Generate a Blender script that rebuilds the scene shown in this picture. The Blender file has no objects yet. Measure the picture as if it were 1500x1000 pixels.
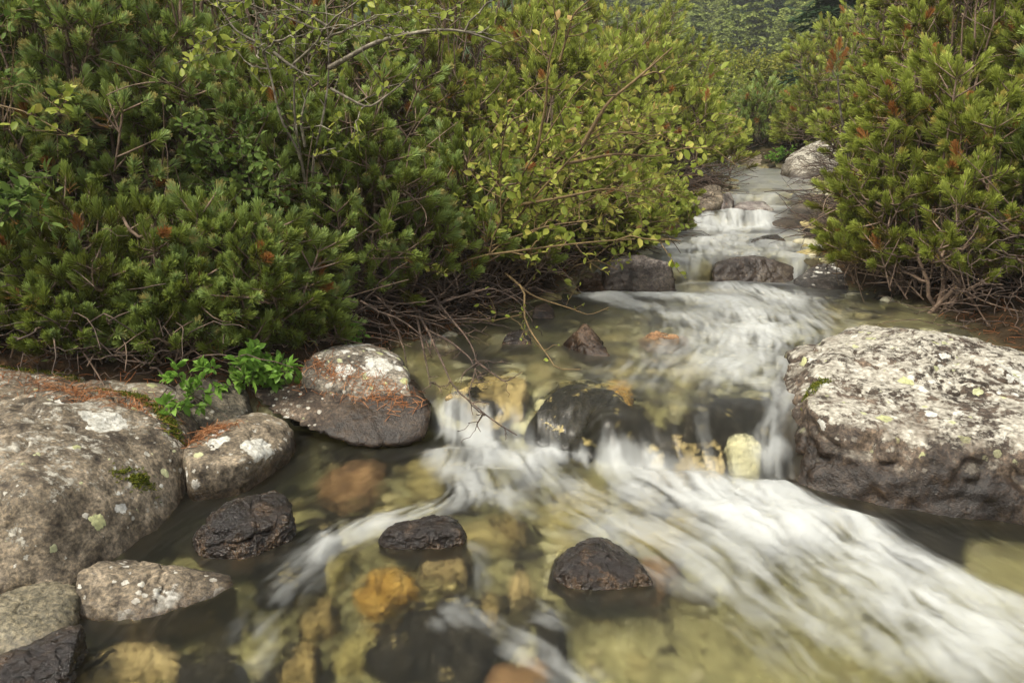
import bpy, bmesh, math, random
import numpy as np
from mathutils import Vector

random.seed(7)
RNG = np.random.default_rng(11)
SC = bpy.context.scene
COL = SC.collection

# ------------------------------------------------------------------ camera
CAM_H, PITCH, FPX = 1.1, math.radians(16.0), 1167.0
cam_data = bpy.data.cameras.new("camera")
cam_data.sensor_width = 36.0
cam_data.lens = 36.0 * FPX / 1500.0
cam_data.clip_start = 0.05
cam_data.clip_end = 1500.0
cam = bpy.data.objects.new("camera", cam_data)
COL.objects.link(cam)
cam.location = (0, 0, CAM_H)
cam.rotation_euler = (math.pi / 2 - PITCH, 0, 0)
SC.camera = cam

# ------------------------------------------------------------------ world, sun, exposure
SUN_EL, SUN_AZ = math.radians(60), math.radians(-125)     # azimuth measured from +Y towards +X
world = bpy.data.worlds.new("World")
SC.world = world
world.use_nodes = True
wt = world.node_tree
wt.nodes.clear()
sky = wt.nodes.new("ShaderNodeTexSky")
sky.sky_type = 'NISHITA'
sky.sun_disc = False
sky.sun_elevation = SUN_EL
sky.sun_rotation = SUN_AZ
sky.dust_density = 4.0
sky.air_density = 1.0
hsv = wt.nodes.new("ShaderNodeHueSaturation")
hsv.inputs["Saturation"].default_value = 0.1
bg = wt.nodes.new("ShaderNodeBackground")
bg.inputs["Strength"].default_value = 0.085
wo = wt.nodes.new("ShaderNodeOutputWorld")
wt.links.new(sky.outputs[0], hsv.inputs["Color"])
wt.links.new(hsv.outputs[0], bg.inputs["Color"])
wt.links.new(bg.outputs[0], wo.inputs["Surface"])

sun_d = bpy.data.lights.new("sun", 'SUN')
sun_d.energy = 1.5
sun_d.angle = math.radians(11)
sun_d.color = (1.0, 0.91, 0.74)
sun = bpy.data.objects.new("sun", sun_d)
COL.objects.link(sun)
_sd = Vector((math.sin(SUN_AZ) * math.cos(SUN_EL), math.cos(SUN_AZ) * math.cos(SUN_EL), math.sin(SUN_EL)))
sun.rotation_euler = (-_sd).to_track_quat('-Z', 'Y').to_euler()
sun.location = _sd * 60

SC.view_settings.view_transform = 'Standard'
SC.view_settings.look = 'None'
SC.view_settings.gamma = 1.0
SC.view_settings.use_curve_mapping = False
SC.view_settings.exposure = 1.85
SC.render.engine = 'CYCLES'
SC.cycles.use_denoising = True
SC.cycles.max_bounces = 8
SC.cycles.transparent_max_bounces = 12
SC.cycles.diffuse_bounces = 3
SC.cycles.glossy_bounces = 3
SC.cycles.volume_bounces = 0
SC.cycles.sample_clamp_indirect = 6.0

# ------------------------------------------------------------------ helpers
_ct, _st = math.cos(PITCH), math.sin(PITCH)


def ray(px, py):
    u = (px - 750.0) / FPX
    v = (500.0 - py) / FPX
    return np.array((u, _ct + v * _st, -_st + v * _ct))


def atz(px, py, z):                       # point of the photograph on the level z
    d = ray(px, py)
    t = (z - CAM_H) / d[2]
    return np.array((0, 0, CAM_H)) + d * t


def aty(px, py, y):                       # point of the photograph at the distance y
    d = ray(px, py)
    return np.array((0, 0, CAM_H)) + d * (y / d[1])


def tag(o, label=None, cat=None, group=None, kind=None):
    if label: o["label"] = label
    if cat: o["category"] = cat
    if group: o["group"] = group
    if kind: o["kind"] = kind
    return o


def mesh_np(name, verts, faces, smooth=False, attrs=None):
    """faces: (n,k) array, or a list of such arrays"""
    me = bpy.data.meshes.new(name)
    verts = np.asarray(verts, dtype=np.float32)
    fl = faces if isinstance(faces, list) else [faces]
    fl = [np.asarray(f, dtype=np.int32) for f in fl if len(f)]
    me.vertices.add(len(verts))
    me.vertices.foreach_set("co", verts.ravel())
    nl = sum(f.size for f in fl)
    nf = sum(len(f) for f in fl)
    me.loops.add(nl)
    me.loops.foreach_set("vertex_index", np.concatenate([f.ravel() for f in fl]))
    me.polygons.add(nf)
    starts, off = [], 0
    for f in fl:
        starts.append(off + np.arange(len(f), dtype=np.int32) * f.shape[1])
        off += f.size
    me.polygons.foreach_set("loop_start", np.concatenate(starts).astype(np.int32))
    if smooth:
        me.polygons.foreach_set("use_smooth", np.ones(nf, dtype=bool))
    for k, a in (attrs or {}).items():
        at = me.attributes.new(k, 'FLOAT', 'POINT')
        at.data.foreach_set("value", np.asarray(a, dtype=np.float32).ravel())
    me.update(calc_edges=True)
    me.validate()
    return me


def obj(name, me, mat=None, parent=None, loc=None):
    o = bpy.data.objects.new(name, me)
    COL.objects.link(o)
    if mat is not None and me is not None:
        me.materials.append(mat)
    if parent is not None: o.parent = parent
    if loc is not None: o.location = loc
    return o


class Geo:
    """collects pieces that become one mesh"""
    def __init__(self): self.v, self.f, self.a, self.n = [], [], {}, 0
    def add(self, v, f, **attrs):
        v = np.asarray(v, dtype=np.float32).reshape(-1, 3)
        fl = f if isinstance(f, list) else [f]
        for x in fl: self.f.append(np.asarray(x, dtype=np.int64) + self.n)
        for k, a in attrs.items():
            self.a.setdefault(k, []).append(np.broadcast_to(np.asarray(a, dtype=np.float32), (len(v),)))
        self.v.append(v)
        self.n += len(v)
    def mesh(self, name, smooth=False, origin=(0, 0, 0)):
        by = {}
        for f in self.f: by.setdefault(f.shape[1], []).append(f)
        return mesh_np(name, np.concatenate(self.v) - np.asarray(origin, dtype=np.float32),
                       [np.concatenate(x) for x in by.values()], smooth,
                       {k: np.concatenate(a) for k, a in self.a.items()})


def _hash(i, j, k, s):
    h = (i * 374761393 + j * 668265263 + k * 2147483647 + s * 974634141) & 0xFFFFFFFF
    h = ((h ^ (h >> 13)) * 1274126177) & 0xFFFFFFFF
    h = ((h ^ (h >> 15)) * 2246822519) & 0xFFFFFFFF
    return ((h ^ (h >> 16)) & 0xFFFFFF) / float(0xFFFFFF)


def vnoise(p, seed=0):                    # value noise, 0..1
    p = np.asarray(p, dtype=np.float64)
    i = np.floor(p).astype(np.int64)
    f = p - i
    f = f * f * f * (f * (f * 6 - 15) + 10)
    r = 0
    for dx in (0, 1):
        wx = f[..., 0] if dx else 1 - f[..., 0]
        for dy in (0, 1):
            wy = f[..., 1] if dy else 1 - f[..., 1]
            for dz in (0, 1):
                wz = f[..., 2] if dz else 1 - f[..., 2]
                r = r + _hash(i[..., 0] + dx, i[..., 1] + dy, i[..., 2] + dz, seed) * wx * wy * wz
    return r


def fbm(p, oct=4, seed=0, gain=0.5, lac=2.03):
    p = np.asarray(p, dtype=np.float64)
    a, s, t = 1.0, 0.0, 0.0
    for o in range(oct):
        s = s + a * (vnoise(p, seed + o * 17) - 0.5)
        t += a
        a *= gain
        p = p * lac + 13.7
    return s / t * 2


def p3(x, y, z=0.0): return np.stack(np.broadcast_arrays(x, y, z), -1)


def smooth01(t):
    t = np.clip(t, 0, 1)
    return t * t * (3 - 2 * t)


def unit(v):
    v = np.asarray(v, dtype=np.float64)
    return v / np.maximum(np.linalg.norm(v, axis=-1, keepdims=True), 1e-9)


# ---- node helpers
class NT:
    def __init__(self, name):
        self.m = bpy.data.materials.new(name)
        self.m.use_nodes = True
        self.t = self.m.node_tree
        self.t.nodes.clear()
        self.out = self.t.nodes.new("ShaderNodeOutputMaterial")
    def n(self, typ, inp=None, **kw):
        nd = self.t.nodes.new(typ)
        for k, v in kw.items(): setattr(nd, k, v)
        for k, v in (inp or {}).items(): self.set(nd.inputs[k], v)
        return nd
    def set(self, sock, v):
        if isinstance(v, bpy.types.NodeSocket): self.t.links.new(v, sock)
        else:
            if isinstance(v, tuple) and len(v) == 3 and sock.type == 'RGBA': v = (*v, 1)
            sock.default_value = v
    def attr(self, name): return self.n("ShaderNodeAttribute", attribute_name=name).outputs["Fac"]
    def noise(self, vec, scale, detail=4, rough=0.55, dist=0.0):
        return self.n("ShaderNodeTexNoise", {"Vector": vec, "Scale": scale, "Detail": detail, "Roughness": rough, "Distortion": dist}).outputs["Fac"]
    def math(self, op, a, b=0.0, clamp=False):
        nd = self.n("ShaderNodeMath", operation=op, use_clamp=clamp)
        self.set(nd.inputs[0], a); self.set(nd.inputs[1], b)
        return nd.outputs[0]
    def rng(self, v, a, b, c=0.0, d=1.0):
        return self.n("ShaderNodeMapRange", {"Value": v, "From Min": a, "From Max": b, "To Min": c, "To Max": d}).outputs[0]
    def ramp(self, fac, stops, interp='LINEAR'):
        nd = self.n("ShaderNodeValToRGB", {"Fac": fac})
        cr = nd.color_ramp
        cr.interpolation = interp
        while len(cr.elements) > 1: cr.elements.remove(cr.elements[-1])
        cr.elements[0].position = stops[0][0]; cr.elements[0].color = (*stops[0][1], 1)
        for p, c in stops[1:]:
            e = cr.elements.new(p); e.color = (*c, 1)
        return nd.outputs[0]
    def mix(self, fac, a, b, mode='MIX'):
        nd = self.n("ShaderNodeMix", data_type='RGBA', blend_type=mode)
        self.set(nd.inputs[0], fac); self.set(nd.inputs[6], a); self.set(nd.inputs[7], b)
        return nd.outputs[2]
    def mixsh(self, fac, a, b):
        nd = self.n("ShaderNodeMixShader")
        self.set(nd.inputs[0], fac); self.t.links.new(a, nd.inputs[1]); self.t.links.new(b, nd.inputs[2])
        return nd.outputs[0]
    def bump(self, h, strength, dist):
        return self.n("ShaderNodeBump", {"Height": h, "Strength": strength, "Distance": dist}).outputs[0]
    def done(self, sh):
        self.t.links.new(sh, self.out.inputs["Surface"])
        return self.m


# ------------------------------------------------------------------ the stream: edges, levels
_EL = np.array([(-3, -2.2), (0.6, -2.0), (1.6, -1.9), (2.2, -1.7), (2.45, -1.35), (2.6, -1.0), (2.75, -0.85), (2.85, -0.78),
                (3.0, -0.62), (3.4, -0.32), (3.94, 0.0), (4.26, 0.28), (4.54, 0.50), (5.5, 1.0), (6, 1.22), (6.8, 1.7),
                (8, 2.15), (9.9, 2.35), (11, 2.25), (12, 1.9), (13, 1.4), (14.5, 0.6)])
_ER = np.array([(-3, 2.9), (0.6, 2.6), (1.9, 2.3), (2.4, 2.1), (2.8, 2.0), (3.1, 1.98), (3.67, 2.05),
                (4.2, 2.0), (4.5, 1.80), (5, 1.92), (6.2, 2.35), (7, 2.75), (8.7, 3.35), (9.8, 3.65), (10.5, 3.35), (11, 3.0), (12, 2.7),
                (13, 2.3), (14.5, 1.6)])


def edges(y): return np.interp(y, _EL[:, 0], _EL[:, 1]), np.interp(y, _ER[:, 0], _ER[:, 1])


L0, L1, L2, L3, L4, L5 = 0.0, 0.15, 0.25, 0.34, 0.42, 0.62
_steps = []                               # (drop, lip points, foot points)


def _step(dz, lip, zl, foot, zf):
    a = np.array([atz(px, py, zl) for px, py in lip]); b = np.array([atz(px, py, zf) for px, py in foot])
    a = a[np.argsort(a[:, 0])]; b = b[np.argsort(b[:, 0])]
    _steps.append((dz, a, b))


_step(0.15, [(600, 570), (650, 588), (700, 592), (760, 596), (850, 585), (950, 605), (1010, 612), (1090, 608), (1165, 606)], L1,
      [(600, 632), (640, 640), (700, 650), (780, 655), (900, 688), (1000, 696), (1080, 704), (1160, 706)], L0)
_step(0.10, [(820, 400), (900, 388), (985, 386), (1045, 382), (1170, 384), (1230, 384)], L2,
      [(820, 428), (900, 421), (985, 418), (1045, 413), (1170, 413), (1230, 415)], L1)
_step(0.09, [(960, 318), (1000, 315), (1060, 309), (1150, 308), (1200, 306)], L3,
      [(960, 338), (1000, 337), (1060, 335), (1130, 333), (1200, 331)], L2)
_step(0.08, [(1040, 288), (1080, 286), (1150, 286), (1220, 286)], L4,
      [(1040, 304), (1080, 304), (1150, 302), (1220, 301)], L3)
_steps.append((0.20, np.array([(2.0, 12.2, 0), (3.2, 12.2, 0)]), np.array([(2.0, 10.7, 0), (3.2, 10.9, 0)])))

# humps where the water runs over a rock or stands up in a wave: x, y, rx, ry, height
_HUMPS = []


def hump(px, py, z, rx, ry, h):
    p = atz(px, py, z); _HUMPS.append((p[0], p[1], rx, ry, h))


# hump(850, 600, 0.14, 0.20, 0.11, 0.055)   # over the long black rock
# hump(930, 640, 0.10, 0.16, 0.10, 0.05)
# hump(1035, 632, 0.12, 0.085, 0.08, 0.05)  # over the round black rock
# hump(1110, 640, 0.10, 0.09, 0.07, 0.03)
hump(700, 635, 0.0, 0.10, 0.07, 0.035)
hump(765, 648, 0.0, 0.05, 0.05, 0.035)
hump(880, 668, 0.0, 0.09, 0.05, 0.04)
hump(650, 668, 0.0, 0.08, 0.05, 0.02)
hump(735, 700, 0.0, 0.10, 0.04, 0.02)
hump(1010, 706, 0.0, 0.12, 0.05, 0.025)
hump(1120, 722, 0.0, 0.10, 0.05, 0.025)
hump(1230, 775, 0.0, 0.13, 0.06, 0.025)
hump(1075, 420, L1, 0.30, 0.08, 0.03)
hump(870, 410, L1, 0.10, 0.12, 0.05)
hump(1085, 330, L2, 0.35, 0.10, 0.05)
hump(1120, 292, L3, 0.35, 0.10, 0.02)


_FILM = None                              # height of the stones the water slides over: grid, x0, y0, step


def water_z(x, y):
    x = np.asarray(x, float); y = np.asarray(y, float)
    z = np.zeros(np.broadcast(x, y).shape)
    for dz, a, b in _steps:
        ya = np.interp(x, a[:, 0], a[:, 1]); yb = np.interp(x, b[:, 0], b[:, 1])
        wv = 0.05 * fbm(p3(x * 5.0, y * 0.8, dz * 90), 3, 61)
        yb = yb + wv; ya = ya + 1.3 * wv
        ya = np.maximum(ya, yb + 0.10) + 0.16
        t = np.clip((y - yb) / (ya - yb), 0, 1)
        s = 1 - (1 - t) ** 2.4
        z = z + dz * np.where(t < 0.12, s * smooth01(t / 0.12) ** 0.5, s)
    for hx, hy, rx, ry, h in _HUMPS:
        z = z + h * np.exp(-((x - hx) / rx) ** 2 - ((y - hy) / ry) ** 2)
    if _FILM is not None:
        g, x0, y0, st = _FILM
        fi = np.clip((y - y0) / st, 0, g.shape[0] - 1.001); fj = np.clip((x - x0) / st, 0, g.shape[1] - 1.001)
        i = fi.astype(int); j = fj.astype(int); u = fi - i; v = fj - j
        h = (g[i, j] * (1 - v) + g[i, j + 1] * v) * (1 - u) + (g[i + 1, j] * (1 - v) + g[i + 1, j + 1] * v) * u
        d = h + 0.018 - z
        z = z + np.where(d > 0.01, d, np.where(d > -0.01, (d + 0.01) ** 2 / 0.04, 0))
    return z


def atw(px, py):                          # point of the photograph on the water
    z = 0.1
    for _ in range(40):
        p = atz(px, py, z)
        z = 0.6 * z + 0.4 * float(water_z(p[0], p[1]))
    p[2] = z
    return p


def bank_d(x, y):                         # distance outside the water's edge (negative inside)
    l, r = edges(y)
    return np.maximum(l - x, x - r) + 1.2 * np.clip(y - 13.2, 0, 1e4)


def ground_z(x, y):
    x = np.asarray(x, float); y = np.asarray(y, float)
    d = bank_d(x, y)
    w = water_z(x, np.clip(y, -3, 14))
    n1 = fbm(p3(x * 2.3, y * 2.3), 4, 3); n2 = fbm(p3(x * 0.35, y * 0.35), 3, 5); n3 = fbm(p3(x * 0.03, y * 0.03), 4, 9)
    depth = 0.12 * smooth01(-d / 0.35) + 0.02 * smooth01(-d / 0.1)
    bed = w - depth + 0.03 * n1
    wl = np.interp(y, [0, 2.2, 2.8, 4.3, 4.8, 6, 6.9, 10, 14], [0, 0.02, L1, 0.17, L2, 0.27, L4, 0.45, L5])
    k = smooth01(d / 0.35)
    bank = w * (1 - k) + wl * k + 0.06 * smooth01(d / 0.25) + 0.10 * smooth01(d / 0.9) + 0.02 * n1 * smooth01(d / 0.3)
    d = d - 1.2 * np.clip(y - 13.2, 0, 1e4)
    slope = np.where(x < 0.5 * sum(edges(y)), 0.16, 0.12)
    bank = bank + slope * np.clip(d - 0.6, 0, 12) * (1 + 0.5 * n2)
    bank = bank + 0.28 * np.clip(d - 12, 0, 1e4) * smooth01((d - 12) / 20) * np.clip((y + 30) / 60, 0.25, 1)
    far = np.clip(y - 14, 0, 1e4)
    valley = 0.02 * far + 0.5 * np.clip(y - 38, 0, 1e4) * smooth01((y - 38) / 25)
    g = np.where(bank_d(x, y) < 0, bed, bank) + valley * (1 + 0.35 * n3) + 6 * n3 * smooth01((np.hypot(x, y) - 30) / 60)
    cap = 34 + 8 * n3
    return np.where(g > cap * 0.8, cap * 0.8 + (g - cap * 0.8) * 0.15, g)
# ------------------------------------------------------------------ ground sheet
def make_ground():
    def axis(lo, hi, c, fine, n):
        t = np.linspace(-1, 1, n)
        k = 6.2
        s = np.sinh(k * t) / np.sinh(k)
        return np.where(s < 0, c + s * (c - lo), c + s * (hi - c))
    xs = axis(-240, 240, 0.8, 0, 480)
    ys = axis(-160, 330, 3.0, 0, 520)
    X, Y = np.meshgrid(xs, ys)
    Z = ground_z(X, Y)
    nx, ny = len(xs), len(ys)
    i = np.arange(nx * ny).reshape(ny, nx)
    f = np.stack([i[:-1, :-1], i[:-1, 1:], i[1:, 1:], i[1:, :-1]], -1).reshape(-1, 4)
    d = bank_d(X, Y)
    bed = smooth01((0.10 - d) / 0.12)
    dark = 1 - 0.85 * smooth01((X - 0.05) / 0.2) * smooth01((2.25 - Y) / 0.2) - 0.35 * smooth01((Y - 2.6) / 0.3)
    hill = smooth01((np.hypot(X, Y) - 9) / 10)
    m = NT("soil_and_bed")
    pos = m.n("ShaderNodeNewGeometry").outputs["Position"]
    soil = m.ramp(m.noise(pos, 9, 6, 0.65), [(0.3, (0.012, 0.009, 0.006)), (0.55, (0.035, 0.024, 0.014)), (0.75, (0.075, 0.042, 0.02))])
    green = m.ramp(m.noise(pos, 1.2, 6, 0.7), [(0.35, (0.012, 0.022, 0.007)), (0.6, (0.03, 0.05, 0.014)), (0.75, (0.06, 0.07, 0.02))])
    b1 = m.noise(pos, 5.5, 5, 0.6); b2 = m.noise(pos, 26, 4, 0.6)
    sand = m.ramp(b1, [(0.33, (0.03, 0.026, 0.016)), (0.45, (0.13, 0.115, 0.055)), (0.56, (0.235, 0.215, 0.105)), (0.7, (0.30, 0.26, 0.135))])
    sand = m.mix(0.55, sand, m.ramp(b2, [(0.35, (0.05, 0.045, 0.025)), (0.5, (0.20, 0.185, 0.095)), (0.65, (0.30, 0.285, 0.17))]))
    # the shallow bed on the left is blotched black with algae, the right is a clean sandy floor
    blk = m.rng(m.noise(pos, 4.2, 6, 0.62, 0.4), 0.53, 0.47)
    sand = m.mix(m.math('MULTIPLY', blk, m.attr("dark")), sand, (0.012, 0.010, 0.007))
    c = m.mix(m.attr("hill"), soil, green)
    c = m.mix(m.attr("bed"), c, sand)
    b = m.n("ShaderNodeBsdfPrincipled", {"Base Color": c, "Roughness": 0.85, "Specular IOR Level": 0.04, "Normal": m.bump(m.noise(pos, 40, 5), 0.6, 0.02)})
    me = mesh_np("ground", p3(X, Y, Z).reshape(-1, 3), f, True, {"bed": bed, "hill": hill, "dark": dark})
    tag(obj("ground", me, m.done(b.outputs[0])), kind='structure')


make_ground()

# ------------------------------------------------------------------ stone materials
def stone_mat(name, cols, level=0.0, wet=0.06, lichen=0.0, yellow=0.0, spots=0.0, rough=0.8, scale=1.0, shine=0.0, up=0.5, patch=None, wetn=0.05, bumpy=0.75, wrough=0.28, spec=0.28, wetx=0.0):
    """cols: dark, mid, light; level/wet: height of the waterline and how far above it the stone is wet"""
    m = NT(name)
    geo = m.n("ShaderNodeNewGeometry")
    P = m.n("ShaderNodeTexCoord").outputs["Object"]
    big = m.noise(P, 4.0 * scale, 8, 0.62)
    mid = m.noise(P, 19 * scale, 7, 0.68)
    grit = m.noise(P, 95 * scale, 4, 0.7)
    f = m.math('ADD', m.math('MULTIPLY', big, 0.5), m.math('MULTIPLY', mid, 0.5))
    c = m.ramp(f, [(0.40, cols[0]), (0.5, cols[1]), (0.60, cols[2])])
    c = m.mix(0.75, c, m.ramp(grit, [(0.34, (0.28, 0.27, 0.26)), (0.5, (1.0, 1.0, 1.0)), (0.64, (2.0, 1.9, 1.75))]), 'MULTIPLY')
    if patch:                              # ragged patches of another colour (algae, stain)
        pc, lo, hi, ps = patch
        pm = m.rng(m.noise(P, ps, 5, 0.62), lo, hi)
        c = m.mix(pm, c, pc)
    nz = m.n("ShaderNodeSeparateXYZ", {"Vector": geo.outputs["Normal"]}).outputs[2]
    pz = m.n("ShaderNodeSeparateXYZ", {"Vector": geo.outputs["Position"]}).outputs[2]
    hz = m.math('ADD', m.math('SUBTRACT', pz, level), m.math('MULTIPLY', m.math('SUBTRACT', m.noise(P, 9, 5, 0.65), 0.5), -wetn * 4))
    if wetx: hz = m.math('SUBTRACT', hz, m.math('MULTIPLY', m.n('ShaderNodeSeparateXYZ', {'Vector': P}).outputs[0], wetx))
    wetf = m.rng(hz, wet + wetn * 0.7, wet - wetn * 0.7)
    dry = m.math('SUBTRACT', 1.0, wetf)
    upf = m.rng(nz, -0.25, 0.8, 1 - up, 1.0)
    h = m.math('ADD', m.math('MULTIPLY', mid, 0.6), m.math('MULTIPLY', grit, 0.25))
    if bumpy > 1: h = m.math('ADD', h, m.math('MULTIPLY', m.noise(P, 50, 3, 0.6), 0.7))
    if lichen > 0:
        ln = m.noise(P, 7.5 * scale, 10, 0.72, 0.3)
        ln = m.math('MULTIPLY', m.math('ADD', m.math('MULTIPLY', ln, 0.48), m.math('MULTIPLY', m.noise(P, 38 * scale, 8, 0.78), 0.52)), 1.0)
        lv = m.math('ADD', ln, m.math('MULTIPLY', m.math('SUBTRACT', upf, 1.0), 0.28))
        th = 0.60 - 0.2 * lichen
        lm = m.math('MULTIPLY', m.rng(lv, th, th + 0.035), dry)
        lc = m.ramp(m.noise(P, 60, 4), [(0.35, (0.16, 0.145, 0.115)), (0.52, (0.30, 0.28, 0.23)), (0.68, (0.45, 0.425, 0.36))])
        c = m.mix(lm, c, lc)
        h = m.math('ADD', h, m.math('MULTIPLY', lm, 0.12))
    def rosettes(c, h, sc, dens, col, edge, seed):
        off = m.n("ShaderNodeVectorMath", operation='ADD')
        m.set(off.inputs[0], P); off.inputs[1].default_value = (seed, seed * 0.7, -seed)
        wv = m.n("ShaderNodeVectorMath", operation='ADD')
        m.set(wv.inputs[0], off.outputs[0])
        nn = m.n("ShaderNodeTexNoise", {"Vector": P, "Scale": sc * 3.2, "Detail": 4.0, "Roughness": 0.6})
        sv = m.n("ShaderNodeVectorMath", operation='SCALE'); m.set(sv.inputs[0], nn.outputs["Color"]); sv.inputs["Scale"].default_value = 0.55 / sc
        m.set(wv.inputs[1], sv.outputs[0])
        v = m.n("ShaderNodeTexVoronoi", {"Vector": wv.outputs[0], "Scale": sc})
        pick = m.n("ShaderNodeSeparateColor", {"Color": v.outputs["Color"]})
        r = m.math('MULTIPLY', m.math('POWER', pick.outputs[1], 1.6), 0.46)
        mk = m.rng(m.math('SUBTRACT', v.outputs["Distance"], r), 0.035, -0.01)
        mk = m.math('MULTIPLY', mk, m.math('LESS_THAN', pick.outputs[0], dens))
        mk = m.math('MULTIPLY', m.math('MULTIPLY', mk, dry), m.math('GREATER_THAN', upf, 1 - up * 0.75))
        cc = m.mix(m.rng(m.noise(P, 90, 3), 0.35, 0.65), edge, col)
        return m.mix(mk, c, cc), m.math('ADD', h, m.math('MULTIPLY', mk, 0.1))
    if spots > 0:
        c, h = rosettes(c, h, 7.5, spots * 0.5, (0.50, 0.49, 0.44), (0.28, 0.27, 0.23), 3.1)
        c, h = rosettes(c, h, 48, spots * 1.3, (0.42, 0.40, 0.34), (0.28, 0.26, 0.22), 6.9)
        c, h = rosettes(c, h, 21, spots, (0.58, 0.57, 0.52), (0.35, 0.34, 0.30), 8.3)
    if yellow > 0:
        c, h = rosettes(c, h, 17, yellow * 0.8, (0.44, 0.44, 0.22), (0.27, 0.28, 0.14), 5.7)
        c, h = rosettes(c, h, 30, yellow * 1.2, (0.42, 0.42, 0.24), (0.26, 0.27, 0.15), 1.7)
    c = m.mix(wetf, c, m.mix(1.0, c, (0.24, 0.21, 0.18), 'MULTIPLY'))
    rg = m.math('ADD', rough, m.math('MULTIPLY', wetf, wrough - rough))
    b = m.n("ShaderNodeBsdfPrincipled", {"Base Color": c, "Roughness": rg, "Specular IOR Level": 0.03 if level < -1 else spec,
                                         "Normal": m.bump(h, min(1.0, bumpy), 0.018 * max(1.0, bumpy))})
    return m.done(b.outputs[0])


_ico = {}


def ico(sub):
    if sub not in _ico:
        bm = bmesh.new()
        bmesh.ops.create_icosphere(bm, subdivisions=sub, radius=1.0)
        v = np.array([x.co[:] for x in bm.verts]); f = np.array([[x.index for x in p.verts] for p in bm.faces])
        bm.free()
        _ico[sub] = (v, f)
    return _ico[sub]


def hull_planes(pts, c):
    bm = bmesh.new()
    for p in pts: bm.verts.new(p - c)
    r = bmesh.ops.convex_hull(bm, input=bm.verts)
    bm.faces.ensure_lookup_table()
    out = {}
    for f in bm.faces:
        f.normal_update()
        n = np.array(f.normal[:]); d = float(np.dot(n, np.array(f.verts[0].co[:])))
        if d < 0: n, d = -n, -d
        out[tuple(np.round(n, 1))] = (n, max(d, 1e-3))
    bm.free()
    return np.array([x[0] for x in out.values()]), np.array([x[1] for x in out.values()])


def boulder_geo(pts, sub=6, soft=24, amp=0.06, seed=0, freq=1.0, ledge=0.0, fine=0.02):
    pts = np.asarray(pts, float)
    c = 0.5 * (pts.min(0) + pts.max(0)) * 0.4 + pts.mean(0) * 0.6
    n, d = hull_planes(pts, c)
    v, f = ico(sub)
    q = np.maximum(v @ n.T / d, 0)
    r = (q ** soft).sum(1) ** (-1.0 / soft)
    size = np.linalg.norm(pts.max(0) - pts.min(0)) / 2
    p = v * (r * 0.99)[:, None]
    pw = p + c
    k = freq / size
    disp = amp * size * fbm(pw * k * 2.2, 5, seed, 0.52)
    rdg = 1 - np.abs(fbm(pw * k * 2.6 + 40, 3, seed + 5)) * 2.2
    disp -= amp * size * 0.6 * np.clip(rdg - 0.8, 0, 1) / 0.28     # creases
    if ledge:
        s = pw @ np.array((0.35, 0.5, 0.8)) / size * 4 + 1.2 * fbm(pw * k * 1.5, 3, seed + 9)
        saw = s - np.floor(s)
        disp += ledge * size * (saw ** 3 - 0.3)
    disp += fine * size * fbm(pw * k * 11, 4, seed + 3, 0.62)
    p = p + v * disp[:, None]
    return p + c, f


FILM = []


def boulder(name, label, cat, pts, mat, back=0.2, under=0.05, sub=6, group=None, keep_under=True, shrink=0.85, film=False, **kw):
    pts = [np.asarray(p, float) for p in pts]
    c = np.mean(pts, 0)
    allp = list(pts)
    for p in pts:
        q = p.copy(); q[0] = c[0] + (p[0] - c[0]) * shrink; q[1] = p[1] + back; q[2] = p[2] - 0.15 * back if p[2] > c[2] else p[2]
        allp.append(q)
    if keep_under:
        zb = min(p[2] for p in pts) - under
        for p in list(allp):
            q = p.copy(); q[2] = zb; q[:2] = c[:2] + (q[:2] - c[:2]) * 1.04
            allp.append(q)
    v, f = boulder_geo(allp, sub=sub, **kw)
    org = np.array((v[:, 0].mean(), v[:, 1].mean(), v[:, 2].min()))
    o = obj(name, mesh_np(name, v - org, f, True), mat, loc=org)
    tag(o, label, cat, group)
    if film: FILM.append((v, f))
    return o


W, D = atz, aty
PINK = ((0.036, 0.028, 0.02), (0.125, 0.102, 0.072), (0.24, 0.197, 0.142))
GREY = ((0.04, 0.034, 0.027), (0.12, 0.105, 0.083), (0.23, 0.205, 0.165))
DARK = ((0.012, 0.009, 0.007), (0.035, 0.027, 0.021), (0.085, 0.066, 0.05))
M_BIG = stone_mat("lichen_granite", ((0.024, 0.018, 0.013), (0.07, 0.053, 0.04), (0.17, 0.13, 0.095)), 0.0, 0.15, lichen=0.72, yellow=0.16, spots=0.2, up=1.0, wetn=0.09)
M_LEFT = stone_mat("pinkish_granite", PINK, 0.0, 0.01, lichen=0.44, yellow=0.12, spots=0.14, up=0.5, wetn=0.05)
M_BANK = stone_mat("bank_granite", PINK, 0.0, 0.045, lichen=0.24, yellow=0.10, spots=0.42, up=0.6, wetn=0.04)
M_SLAB = stone_mat("slab_granite", ((0.02, 0.014, 0.010), (0.06, 0.044, 0.031), (0.15, 0.115, 0.083)), 0.0, 0.11, lichen=0.22, yellow=0.12, spots=0.35, up=0.6, wetn=0.05, wetx=0.55)
M_SHADED = stone_mat("shaded_granite", ((0.03, 0.026, 0.02), (0.085, 0.075, 0.055), (0.16, 0.14, 0.105)), 0.0, -0.2, lichen=0.2, yellow=0.1, spots=0.1, up=0.5)  # granite darkened in colour to put the gap's shade into it
M_WET = stone_mat("wet_dark_stone", ((0.014, 0.009, 0.0055), (0.048, 0.031, 0.019), (0.23, 0.155, 0.085)), 0.0, 0.5, rough=0.3, bumpy=1.5, wrough=0.16, spec=0.55)
M_WET1 = stone_mat("wet_brown_stone", ((0.02, 0.013, 0.008), (0.065, 0.042, 0.027), (0.15, 0.10, 0.065)), L1, 0.055, rough=0.5, wetn=0.04)
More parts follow.
